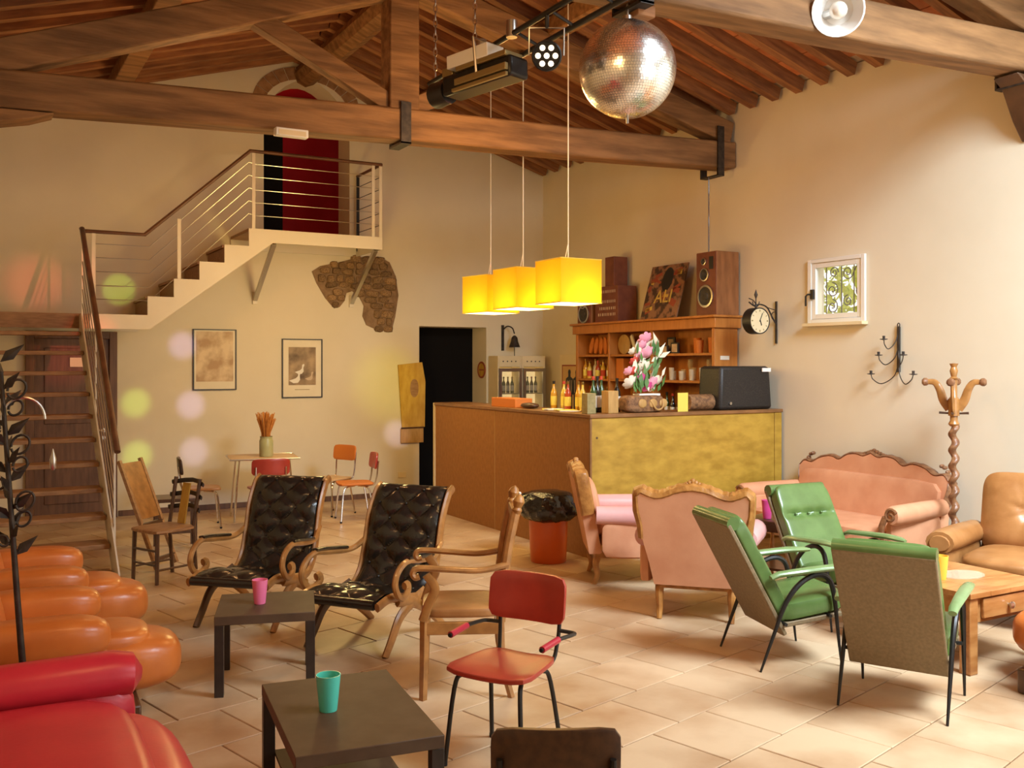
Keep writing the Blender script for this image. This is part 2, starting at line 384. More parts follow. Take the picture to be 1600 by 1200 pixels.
tlm = MB().box((0, 0, .015), (.292, SP-.012, .028)).mesh('roof_tile', smooth=False); tlm.materials.append(MATS['roof_tile'])
field = MB(); tl = []
nr = int((YB-YR0)/SP)
for k in range(-1, nr+1):
    y = YR0+k*SP
    if y > YB-.06 or y < YF: continue
    for s, me, L in ((1, rm, 4.02), (-1, rml, 4.86)):
        if s < 0 and y < 4: continue
        if s > 0 and SKY0-.1 < y < SKY1+.1: continue
        o = bpy.data.objects.new('rafter', me); COL.objects.link(o); o.parent = ceiling
        xm = XM+s*(L/2-.0)*cos(ang); o.location = (xm, y, RZ0-RS*abs(xm-XM)); o.rotation_euler = (0, s*ang, 0)
for k in range(-1, nr+1):
    y = YR0+(k+.5)*SP
    if y > YB-.2 or y < YF: continue
    for i in range(13):
        d = .16+i*.303; x = XM+d*cos(ang)
        if x < XR-.12 and not (SKX0-.2 < x < SKX1+.2 and SKY0-.2 < y < SKY1+.2): tl.append((x, y, zr(x)+.136, 1))
    for i in range(16):
        d = .16+i*.303; x = XM-d*cos(ang)
        if x > XL+.12: tl.append((x, y, zr(x)+.136, -1))
tl.sort(key=lambda c: (not (c[3] > 0 and seen(c[0], c[1], c[2], 20) and c[1] > 3.5), c[0]*SY+c[1]*CY))
for k, (x, y, z, s) in enumerate(tl):
    if k < 300:
        o = bpy.data.objects.new('roof_tile', tlm); COL.objects.link(o); o.parent = ceiling; o.location = (x, y, z); o.rotation_euler = (0, s*ang, 0)
    else: field.box((0, 0, .015), (.292, SP-.012, .028), T(x, y, z) @ R(s*math.degrees(ang), 'Y'))
field.build('roof_tile_field', 'roof_tile', ceiling, smooth=False)['kind'] = 'stuff'
mb = MB().tube([(XM+.2, YF, RZ0-.13), (XM+.2, YB, RZ0-.13)], .155, 8); mb.build('ridge_purlin', 'beam_wood', ceiling, smooth=False)
for x in (1.55, 5.28):
    MB().b2((x-.1, YF, zr(x)-.19), (x+.1, YB, zr(x)-.012)).build('purlin', 'beam_wood', ceiling, bev=.01)

# roof trusses
def truss(Y, zb, label, lampside):
    t = thing('roof_truss', label, 'roof truss', (0, Y, 0), 0, 'timber trusses under the roof')
    def bot(x): return zb-.035*(7.6-x)
    KX = 3.6; hw = .13; H_ = .30
    mb = MB(); xs = [XL+.01, 1.5, 3.6, 5.7, XR-.01]
    mb.add([(x, s*hw, bot(x)+.01*sin(x*2)+dz) for x in xs for s, dz in ((-1, 0), (1, 0), (1, H_), (-1, H_))],
           [(i*4+a, i*4+(a+1) % 4, i*4+4+(a+1) % 4, i*4+4+a) for i in range(4) for a in range(4)]+[(3, 2, 1, 0), (16, 17, 18, 19)])
    mb.build('tie_beam', 'beam_wood', t, bev=.02)
    MB().b2((KX-.15, -.12, bot(KX)+H_-.02), (KX+.15, .12, 5.42)).build('king_post', 'beam_wood', t, bev=.015)
    MB().bar((XR-.05, 0, bot(XR)+H_+.10), (KX, 0, 5.50), .22, .26).build('principal_rafter', 'beam_wood', t, bev=.015)
    MB().bar((-.4, 0, 4.00), (KX, 0, 5.47), .22, .26).build('principal_rafter', 'beam_wood', t, bev=.015)
    MB().bar((KX-.12, 0, 4.30), (2.15, 0, 4.93), .15, .17).build('strut', 'beam_wood', t, bev=.01)
    MB().bar((KX+.12, 0, 4.30), (5.05, 0, 4.98), .15, .17).build('strut', 'beam_wood', t, bev=.01)
    z = bot(KX)
    m2 = MB(); m2.b2((KX-.05, -hw-.02, z-.03), (KX+.05, -hw-.006, z+H_+.06)); m2.b2((KX-.05, hw+.006, z-.03), (KX+.05, hw+.02, z+H_+.06)); m2.b2((KX-.05, -hw-.02, z-.035), (KX+.05, hw+.02, z-.015))
    m2.build('iron_strap', 'iron', t)
    x = XR-.26; z = bot(x)
    m2 = MB(); m2.b2((x-.045, -hw-.025, z-.09), (x+.045, -hw-.008, z+.46)); m2.b2((x-.045, hw+.008, z-.09), (x+.045, hw+.025, z+.46)); m2.b2((x-.045, -hw-.025, z-.10), (x+.045, hw+.025, z-.085))
    m2.b2((x-.045, -hw-.02, z-.09), (x-.03, -hw, z-.01)); m2.build('iron_strap', 'iron', t)
    mb = MB(); z = bot(0)
    mb.add([(a, b, c) for b in (-hw, hw) for a, c in ((XL+.01, z-.32), (XL+.01, z-.02), (.62, z+.005), (.45, z-.06), (-.2, z-.20))],
           [(0, 1, 2, 3, 4), (9, 8, 7, 6, 5)]+[(i, (i+1) % 5, 5+(i+1) % 5, 5+i) for i in range(5)])
    mb.build('corbel', 'beam_wood', t, bev=.01)
    if lampside:
        z = bot(7.3); mb = MB()
        mb.add([(a, b, c) for b in (-.11, .11) for a, c in ((XR-.01, z-.50), (XR-.01, z-.02), (7.30, z-.02), (7.42, z-.10), (7.56, z-.34))],
               [(0, 1, 2, 3, 4), (9, 8, 7, 6, 5)]+[(i, (i+1) % 5, 5+(i+1) % 5, 5+i) for i in range(5)])
        mb.build('corbel', 'dark_wood', t, bev=.01)
    return t
truss(8.55, 4.09, 'rough timber roof truss crossing in front of the upper landing and bar', False)
truss(4.87, 4.21, 'rough timber roof truss that carries the mirror ball', True)

# upper arched doorway: brick ring, reveal room lit red
ring = MB()
def ar(i, off):
    a = pi*i/14; cx = (AX0+AX1)/2; rx = (AX1-AX0)/2+off; return (cx-rx*cos(a), ASP-.02+(ACR-ASP+.02+off)*sin(a)**.75)
for i in range(14):
    a0, a1, b1, b0 = ar(i+.04, .005), ar(i+.96, .005), ar(i+.96, .17), ar(i+.04, .17)
    br = MB(); br.add([(p[0], y, p[1]) for y in (YB-.012, YB+.1) for p in (a0, a1, b1, b0)], [(0, 1, 2, 3), (7, 6, 5, 4), (0, 4, 5, 1), (1, 5, 6, 2), (2, 6, 7, 3), (3, 7, 4, 0)])
    br.build('brick', 'brick_arch', wall_back, smooth=False)
up = MB(); X0, X1, Y0, Y1, Z0, Z1 = AX0-.5, AX1+.9, YB+.45, YB+2.3, AZ0-.01, 5.95
up.b2((X0, Y1, Z0), (X1, Y1+.1, Z1)); up.b2((X0-.1, Y0, Z0), (X0, Y1, Z1)); up.b2((X1, Y0, Z0), (X1+.1, Y1, Z1)); up.b2((X0, Y0, Z1), (X1, Y1, Z1+.1)); up.b2((AX0-.01, YB+.02, Z0-.1), (AX1+.01, Y0, Z0)); up.b2((X0, Y0, Z0-.1), (X1, Y1, Z0))
struct(up.build('wall_upper_room', 'red_wall', smooth=False))
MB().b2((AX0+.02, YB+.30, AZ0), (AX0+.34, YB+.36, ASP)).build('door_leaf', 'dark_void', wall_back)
point('red_room_lamp', (3.75, YB+1.5, 5.55), 2.8, (1.0, .10, .12), .10)

# black sheet coloured in for the unlit doorway by the bar; brown door under the stairs
d = struct(MB().b2((DX0-.2, YB+.46, 0), (DX1+.2, YB+.52, DZ+.2)).build('doorway_dark', 'dark_void'))
def onb(px, py): p = on_y(px, py, YB); return p.x, p.z
DA, DB = .62, 1.62
d = struct(MB().b2((DA+.09, YB-.03, 0), (DB-.09, YB-.001, 2.16)).build('door_2', 'door_wood', bev=.004))
fr = MB(); fr.b2((DA, YB-.07, 0), (DA+.09, YB-.001, 2.25)); fr.b2((DB-.09, YB-.07, 0), (DB, YB-.001, 2.25)); fr.b2((DA+.09, YB-.07, 2.16), (DB-.09, YB-.001, 2.25)); fr.build('door_frame', 'door_wood', d, bev=.006)
hx = on_y(162, 668, YB-.03)
h = MB(); h.tube([(hx.x, YB-.03, 1.06), (hx.x, YB-.09, 1.06), (hx.x-.10, YB-.09, 1.06)], .011, 6); h.cyl((hx.x, YB-.042, 1.06), (hx.x, YB-.03, 1.06), .026, 10); h.cyl((hx.x, YB-.042, .97), (hx.x, YB-.03, .97), .022, 10)
h.build('door_handle', 'steel', d)
for z0, z1 in ((.2, .95), (1.15, 2.05)): MB().b2((DA+.2, YB-.045, z0), (DB-.2, YB-.03, z1)).build('door_panel', 'door_wood', d, bev=.006)
# skirting
for a, b in ((DB+.02, DX0), (DX1, XR)): struct(MB().b2((a, YB-.012, 0), (b, YB-.001, .07)).build('baseboard_back', 'door_wood'))

# exposed stonework patch in the back wall
pp = [(487, 424), (500, 416), (530, 410), (560, 402), (590, 401), (608, 410), (618, 432), (622, 462), (617, 495), (611, 519), (590, 516), (572, 508), (566, 494), (568, 478), (560, 462), (550, 455), (541, 458), (538, 470), (530, 480), (522, 482), (508, 466), (494, 442)]
poly = [onb(*p) for p in pp]
def inpoly(x, y):
    c = False
    for i in range(len(poly)):
        (x1, y1), (x2, y2) = poly[i], poly[i-1]
        if (y1 > y) != (y2 > y) and x < (x2-x1)*(y-y1)/(y2-y1)+x1: c = not c
    return c
slab([poly], lambda u, v, d: (u, YB-d, v), .014).build('mortar_bed', 'mortar_dark', wall_back, smooth=False)
x0, x1 = min(p[0] for p in poly), max(p[0] for p in poly); y0, y1 = min(p[1] for p in poly), max(p[1] for p in poly)
sm = []
for k in range(6):
    q = MB().soft((0, 0, 0), (1, 1, 1), 3.2, 3, fn=lambda w: w*random.uniform(.84, 1.05)); me = q.mesh('stone', weld=True); me.materials.append(MATS['stone']); sm.append(me)
yy = y0+.05; row = 0
while yy < y1:
    hh = random.uniform(.085, .13); xx = x0+random.uniform(0, .1)
    while xx < x1:
        ww = random.uniform(.10, .21)
        if inpoly(xx+ww/2, yy) and inpoly(xx+ww*.15, yy) and inpoly(xx+ww*.85, yy):
            o = bpy.data.objects.new('stone', random.choice(sm)); COL.objects.link(o); o.parent = wall_back
            o.location = (xx+ww/2, YB-.012, yy+random.uniform(-.01, .01)); o.scale = (ww*.98, .06, hh*.98); o.rotation_euler = (0, random.uniform(-.15, .15), 0)
        xx += ww
    yy += hh*.92

# small window in the right wall with an iron scroll grille, garden behind
t = struct(MB().b2((XR-.03, WY0-.05, WZ0-.04), (XR-.002, WY0, WZ1+.04)).b2((XR-.03, WY1, WZ0-.04), (XR-.002, WY1+.05, WZ1+.04)).b2((XR-.03, WY0, WZ1), (XR-.002, WY1, WZ1+.04)).b2((XR-.03, WY0, WZ0-.04), (XR-.002, WY1, WZ0)).build('window_1', 'white_paint', bev=.004))
s = MB(); a0, a1, c0, c1 = WY0+.002, WY1-.002, WZ0+.002, WZ1-.002
for p, q in (((XR-.02, a0, c0), (XR+.02, a0+.05, c1)), ((XR-.02, a1-.05, c0), (XR+.02, a1, c1)), ((XR-.02, a0+.05, c1-.05), (XR+.02, a1-.05, c1)), ((XR-.02, a0+.05, c0), (XR+.02, a1-.05, c0+.05))): s.b2(p, q)
s.build('sash', 'white_paint', t, bev=.004); MB().b2((XR+.0, a0+.05, c0+.05), (XR+.006, a1-.05, c1-.05)).build('pane', 'pane', t)
MB().b2((XR-.09, WY0-.07, WZ0-.075), (XR-.002, WY1+.07, WZ0-.04)).build('window_sill', 'cream', t, bev=.004)
h = MB(); h.tube([(XR-.02, WY1-.02, 2.58), (XR-.07, WY1+.01, 2.58), (XR-.075, WY1+.03, 2.56), (XR-.075, WY1+.03, 2.46)], .011, 6); h.b2((XR-.045, WY1-.04, 2.53), (XR-.02, WY1-.0, 2.63)); h.build('window_handle', 'black_metal', t)
def spiral(cx, cz, r, tw, a0, sgn=1, n=26):
    return [(XR+.11, cx+sgn*r*(1-.85*i/n)*cos(a0+tw*2*pi*i/n), cz+r*(1-.85*i/n)*sin(a0+tw*2*pi*i/n)) for i in range(n+1)]
g = MB()
for cy, cz, r, a, sg in ((7.12, 2.45, .075, pi/2, 1), (7.12, 2.62, .08, pi/2, 1), (7.10, 2.80, .06, 0, -1), (6.92, 2.79, .075, pi, 1), (6.76, 2.80, .07, 0, 1), (6.92, 2.50, .06, pi/2, -1), (6.75, 2.60, .07, -pi/2, 1)): g.tube(spiral(cy, cz, r, 1.6, a, sg), .006, 5)
for y in (6.68, 6.84, 7.0, 7.2): g.cyl((XR+.11, y, WZ0), (XR+.11, y, WZ1), .006, 6)
g.build('window_grille', 'iron', t)
lf = MB(); rr = random.Random(3)
for k in range(2600):
    c = Vector((10.6+rr.uniform(-.6, .6), rr.uniform(6.6, 11.2), 0)); c.z = rr.uniform(.0, 1)**.7*(3.05+.35*sin(c.y*2.1))
    M = T(*c) @ Euler((rr.uniform(0, 6), rr.uniform(0, 6), rr.uniform(0, 6))).to_matrix().to_4x4(); w = rr.uniform(.06, .13)
    lf.add([(-w, 0, 0), (0, -w*.45, .01), (w, 0, 0), (0, w*.45, .01)], [(0, 1, 2, 3)], M)
tag(lf.build('garden_hedge', 'foliage', smooth=False), 'yellow-green leafy hedge outside the small window', 'hedge')
struct(MB().b2((XR+.35, 4, -.3), (14, 16, -.2)).build('ground', 'foliage'))

# ================================================================ steel staircase with two flights
st = thing('staircase', 'white steel staircase with wooden treads rising to the arched upper doorway', 'staircase', (0, 0, 0))
YS = 11.75; SX0 = 1.22; r2, g2 = .215, .289; LZ = 2.42; UX = 1.83
# upper flight stringer along the back wall
prof = [(SX0, LZ-.165), (UX-.02, LZ-.165)]
up = [(UX+.0, LZ)]
pts = [(SX0, LZ)]
for k in range(5):
    x = UX+k*g2; pts += [(x, LZ+k*r2), (x, LZ+(k+1)*r2)]
pts += [(4.70, AZ0-.005), (4.70, AZ0-.165), (3.28, AZ0-.165), (UX+.02, LZ-.165), (SX0, LZ-.165)]
for yy, nm in ((YS, 'stringer'), (YB-.03, 'stringer')):
    slab([pts], lambda u, v, d: (u, yy+d, v), .02).build(nm, 'stair_white', st, smooth=False)
for k in range(4):
    x = UX+k*g2; MB().b2((x-.02, YS+.021, LZ+(k+1)*r2-.035), (x+g2+.01, YB-.032, LZ+(k+1)*r2-.002)).build('tread', 'tread_wood', st, bev=.004)
    MB().b2((x+.0, YS+.021, LZ+k*r2+.002), (x+.012, YB-.032, LZ+(k+1)*r2-.037)).build('riser', 'tread_wood', st)
MB().b2((UX+4*g2+.0, YS+.021, AZ0-.04), (4.69, YB-.032, AZ0-.004)).build('landing', 'tread_wood', st)
MB().b2((4.68, YS+.021, AZ0-.165), (4.70, YB-.032, AZ0-.045)).build('landing_end', 'stair_white', st)
for x in (3.30, 4.62):
    MB().bar((x, YS+.03, AZ0-.17), (x, YB-.03, AZ0-.80), .05, .05, up=(1, 0, 0)).build('brace', 'steel', st)
    MB().b2((x-.03, YB-.03, AZ0-.86), (x+.03, YB-.002, AZ0-.70)).build('wall_plate', 'stair_white', st)
# mid landing
MB().b2((.10, YS+.021, LZ-.06), (UX+.0, YB-.032, LZ-.002)).build('landing', 'tread_wood', st)
MB().b2((.10, YS, LZ-.165), (SX0-.005, YS+.02, LZ)).build('landing_edge', 'tread_wood', st)  # white landing edge; its shadow is put in as brown wood colour
# lower flight towards the room
r1, g1, y0, h0 = .212, .27, 9.03, .30
for k in range(-1, 10):
    y = y0+k*g1; h = h0+k*r1
    if h > 0 and y < YS-.05: MB().b2((.12, y, h-.042), (1.10, y+g1+.02, h)).build('tread', 'tread_wood', st, bev=.005)
for x in (1.11, .09):
    q = [(8.60, .0), (8.92, .0), (YS-.005, LZ-.30), (YS-.005, LZ-.02), (YS-.18, LZ-.02), (8.60, .12)]
    slab([q], lambda u, v, d: (x+d, u, v), .014).build('stringer', 'stair_white', st, smooth=False)
# railings
px, ph = 1.135, .94
def hz(y): return h0+(y-y0)/g1*r1
MB().tube([(px, 8.85, hz(8.85)+ph+.01), (px, YS-.05, LZ+ph), (px, YS+.0, LZ+ph)], [(.028, .022)]*3, 8, flat=(1, 0, 0)).build('handrail', 'rail_wood', st)
for y in (9.03, 10.4, YS-.06):
    for dy in (-.022, .022): MB().b2((px-.006, y+dy-.006, max(.02, hz(y)-.12)), (px+.006, y+dy+.006, hz(y)+ph-.01)).build('post', 'stair_white', st)
for k in range(1, 6): MB().cyl((px, 9.03, hz(9.03)+k*.155), (px, YS-.06, hz(YS-.06)+k*.155), .005, 6).build('rail_wire', 'steel', st)
yr = YS+.012; xt = UX+4*g2+.02; ZR = AZ0+.93
xa, xb = SX0-.06, UX-.03
hr = [(xa, yr, LZ+ph-.02), (xb, yr, LZ+ph-.02), (xt, yr, ZR), (4.70, yr, ZR)]
MB().tube(hr, [(.024, .022)]*4, 8, flat=(0, 1, 0)).build('handrail', 'rail_wood', st)
for x, z0, z1 in ((SX0+.04, LZ-.1, LZ+ph-.04), (UX+.35, LZ+1.15*r2, LZ+ph+.19), (xt+.04, AZ0-.1, ZR-.02), (4.58, AZ0-.1, ZR-.02), (4.68, AZ0-.1, ZR-.02)):
    MB().b2((x-.02, yr-.006, z0), (x+.02, yr+.006, z1)).build('post', 'stair_white', st)
for k in range(1, 6):
    dz = -k*.155
    MB().tube([(SX0+.02, yr, LZ+ph+dz), (xb+.05, yr, LZ+ph+dz), (xt-.02, yr, ZR+dz+.02), (xt+.05, yr, ZR+dz), (4.70, yr, ZR+dz)], .0048, 6).build('rail_wire', 'steel', st)
    MB().cyl((4.69, yr, ZR+dz), (4.69, YB-.08, ZR+dz), .0048, 6).build('rail_wire', 'black_metal', st)
MB().tube([(4.69, yr, ZR), (4.69, YB-.06, ZR)], .02, 8).build('handrail', 'rail_wood', st)
MB().b2((4.67, YB-.09, AZ0-.1), (4.71, YB-.078, ZR-.02)).build('post', 'black_metal', st)
p = on_y(122, 566, YB-.05)
tag(MB().b2((p.x-.09, YB-.062, p.z-.055), (p.x+.09, YB-.047, p.z+.055)).build('door_notice', 'paper'), 'small pale notice fixed on the brown door behind the stairs', 'notice')
# ================================================================ seating (every piece faces local +x)
def deg2(v): return atan2(v[1], v[0])
# ---- black tufted lounge chairs with scroll arms
def lounge(label, loc, rz):
    t = thing('lounge_chair', label, 'lounge chair', loc, rz, 'black buttoned lounge chairs')
    prof = spline([(.46, 0, .375), (.30, 0, .40), (.05, 0, .345), (-.13, 0, .33), (-.25, 0, .43), (-.315, 0, .62), (-.375, 0, .84), (-.46, 0, 1.0), (-.51, 0, 1.035)], 10)
    L = [0]
    for a, b in zip(prof, prof[1:]): L.append(L[-1]+(b-a).length)
    NW = 44; hw = .262; vs = []; fs = []; N = len(prof)*1
    S = 120
    def pt(s):
        for i in range(len(L)-1):
            if L[i+1] >= s: f = (s-L[i])/(L[i+1]-L[i]); return prof[i].lerp(prof[i+1], f), (prof[i+1]-prof[i]).normalized()
        return prof[-1], (prof[-1]-prof[-2]).normalized()
    for i in range(S+1):
        s = L[-1]*i/S; p, tg = pt(s); nrm = Vector((-tg.z, 0, tg.x))
        if nrm.z < 0 and nrm.x < 0: nrm = -nrm
        nrm = Vector((tg.z, 0, -tg.x)); nrm = nrm if nrm.dot(Vector((.6, 0, .8))) > 0 else -nrm
        for j in range(NW+1):
            v = -1+2*j/NW; u = s/.115*pi/2; w = v*hw/.105*pi/2
            d = (abs(cos(u+w)*cos(u-w)))**.45
            edge = (1-abs(v)**8)*(1-abs(2*i/S-1)**14)
            a = .034 if s > .42 else .022
            vs.append(p+Vector((0, v*hw, 0))+nrm*(.018+a*d*edge+.008*edge))
    for i in range(S):
        for j in range(NW): k = i*(NW+1)+j; fs.append((k, k+1, k+NW+2, k+NW+1))
    q = MB().add(vs, fs); o = len(q.v)
    # back skin
    q.add([prof[int(len(prof)*i/13) if i < 13 else -1]+Vector((0, s*hw, -.006)) for i in range(14) for s in (-1, 1)], [(2*i, 2*i+1, 2*i+3, 2*i+2) for i in range(13)])
    q.build('upholstery', 'black_leather', t)
    MB().tube([(.455, -hw, .375), (.455, hw, .375)], .034, 10).build('front_roll', 'black_leather', t)
    bt = MB()
    for k in range(1, 11):
        for c in range(-2, 3):
            pass
    for i_ in range(3, 14):
        for j_ in range(-3, 4):
            s = .115*i_; y = .105*j_
            if (i_+j_) % 2 == 0 or abs(y) > .22 or s > L[-1]-.05: continue
            p, tg = pt(s); nrm = Vector((tg.z, 0, -tg.x)); nrm = nrm if nrm.dot(Vector((.6, 0, .8))) > 0 else -nrm
            MB().ball((0, 0, 0), .010, 8, T(*(p+Vector((0, y, 0))+nrm*.030))).build('button', 'black_leather', t)
    for sd in (-1, 1):
        y = sd*.285
        MB().tube([p+Vector((0, y, -.012)) for p in prof[:-4]]+[prof[-1]+Vector((-.02, y, 0))], [(.018, .034)]*(len(prof)-3), 8, flat=(0, 1, 0)).build('side_rail', 'honey_wood', t)
        a = spline([(-.36, y, .66), (-.20, y*1.12, .585), (.02, y*1.2, .60), (.20, y*1.2, .625), (.31, y*1.2, .575), (.345, y*1.2, .49), (.30, y*1.2, .405), (.22, y*1.18, .385), (.165, y*1.15, .42), (.175, y*1.15, .46), (.21, y*1.15, .455)], 6)
        n = len(a); MB().tube(a, [(.019, .022+.016*max(0, (i/n-.45)))for i in range(n)], 8, flat=(0, 1, 0)).build('arm', 'honey_wood', t)
        pad = spline([(-.14, y*1.15, .605), (-.02, y*1.2, .622), (.10, y*1.2, .640), (.20, y*1.2, .648)], 5); MB().tube(pad, [(.026, .014)]*len(pad), 8, flat=(0, 1, 0)).build('arm_pad', 'black_leather', t)
        fl = spline([(-.12, y, .33), (.08, y, .285), (.20, y, .22), (.29, y, .10), (.37, y, .0)], 6); n = len(fl)
        MB().tube(fl, [(.02, .052-.026*i/n) for i in range(n)], 8, flat=(0, 1, 0)).build('leg', 'honey_wood' if sd > 0 else 'dark_wood', t)
        rl = spline([(.22, y*1.01, .36), (.02, y*1.01, .30), (-.16, y*1.01, .20), (-.30, y*1.01, .09), (-.40, y*1.01, .0)], 6)
        MB().tube(rl, [(.02, .050-.024*i/n) for i in range(n)], 8, flat=(0, 1, 0)).build('leg', 'honey_wood', t)
        MB().tube([(-.06, sd*.305, .275), (-.06, sd*.325, .275)], .026, 12).build('boss', 'brass', t)
    MB().cyl((-.06, -.28, .26), (-.06, .28, .26), .016, 8).build('stretcher', 'honey_wood', t)
    return t
lounge('black buttoned leather lounge chair with scroll arms, standing by the pink cup table', (1.90, 7.14, 0), deg2((-.68, -.73))).scale = (1.04, 1.04, .93)
lounge('black buttoned leather lounge chair with honey-coloured scroll arms, next to the tall carved armchair', (2.44, 6.20, 0), deg2((-.80, -.60))).scale = (1.04, 1.04, .93)

# ---- green vinyl armchairs on bent black tube frames
def green_chair(label, loc, rz):
    t = thing('green_armchair', label, 'armchair', loc, rz, 'green vinyl armchairs round the wooden table')
    M = T(.10, 0, .365) @ R(-8, 'Y')
    MB().soft((0, 0, 0), (.48, .50, .14), 6, 8, M).build('seat', 'green_vinyl', t, weld=True)
    # back: cushion of two tufted sections, in front of a taupe shell
    ax = Vector((-.34, 0, .62)).normalized(); ln = .70; b0 = Vector((-.115, 0, .285)); nn = Vector((ax.z, 0, -ax.x))
    Mb = Matrix(((nn.x, 0, ax.x, 0), (0, 1, 0, 0), (nn.z, 0, ax.z, 0), (0, 0, 0, 1)))
    bk = thing('back', '', None, (0, 0, 0)) if 0 else None
    c1 = b0+ax*(.335)+nn*.045; MB().soft((0, 0, 0), (.10, .50, .74), 8, 34, T(*c1) @ Mb, lambda w: Vector((w.x-((.026+.016*abs(cos(w.y*pi/.12)))*math.exp(-((w.z-.135)/.030)**2)*(1-(abs(w.y)/.25)**6) if w.x > 0 else 0), w.y, w.z))).build('back_cushion', 'green_vinyl', t, weld=True)
    for y in (-.12, 0, .12): MB().ball((0, 0, 0), .011, 8, T(*(b0+ax*.470+nn*.072)) @ T(0, y, 0)).build('button', 'green_vinyl', t)
    c3 = b0+ax*.310-nn*.018; MB().box((0, 0, 0), (.03, .515, .78), T(*c3) @ Mb).build('back_shell', 'taupe_vinyl', t, bev=.008)
    MB().box((0, 0, 0), (.44, .49, .03), T(.09, 0, .285) @ R(-7, 'Y')).build('seat_shell', 'taupe_vinyl', t, bev=.006)
    tp = b0+ax*.69+nn*.01; MB().tube([tp+Vector((0, -.256, 0)), tp+Vector((0, .256, 0))], .042, 12).build('top_roll', 'green_vinyl', t)
    for y in (-1, 1):
        fr = spline([(-.27, y*.275, 0), (-.19, y*.275, .20), (-.10, y*.275, .41), (.0, y*.275, .525), (.11, y*.275, .568), (.19, y*.275, .535), (.225, y*.275, .42), (.25, y*.275, .20), (.275, y*.275, 0)], 6)
        n = len(fr); MB().tube(fr, [.007+.010*min(1, 3.2*min(i, n-1-i)/n) for i in range(n)], 8).build('leg_frame', 'black_metal', t)
        am = [(-.21, y*.29, .565), (-.16, y*.29, .585), (.05, y*.29, .602), (.22, y*.29, .612), (.34, y*.29, .610), (.385, y*.29, .606)]
        MB().tube(am, [(.022, .016), (.028, .019), (.034, .021), (.036, .021), (.031, .018), (.014, .010)], 10, flat=(0, 1, 0)).build('arm', 'green_arm', t)
    for x, z in ((-.10, .275), (.20, .31)): MB().cyl((x, -.275, z), (x, .275, z), .011, 8).build('cross_bar', 'black_metal', t)
    return t
green_chair('green vinyl armchair turned sideways behind the pink armchair back, arms both visible', (4.51, 4.55, 0), deg2((.508, -.148)))
green_chair('green vinyl armchair with buttoned front, standing before the pink sofa', (5.53, 5.02, 0), deg2((-.10, -1)))
green_chair('green vinyl armchair showing its brown-grey back, in front of the wooden drawer table', (4.50, 3.61, 0), deg2((.4555, .234)))

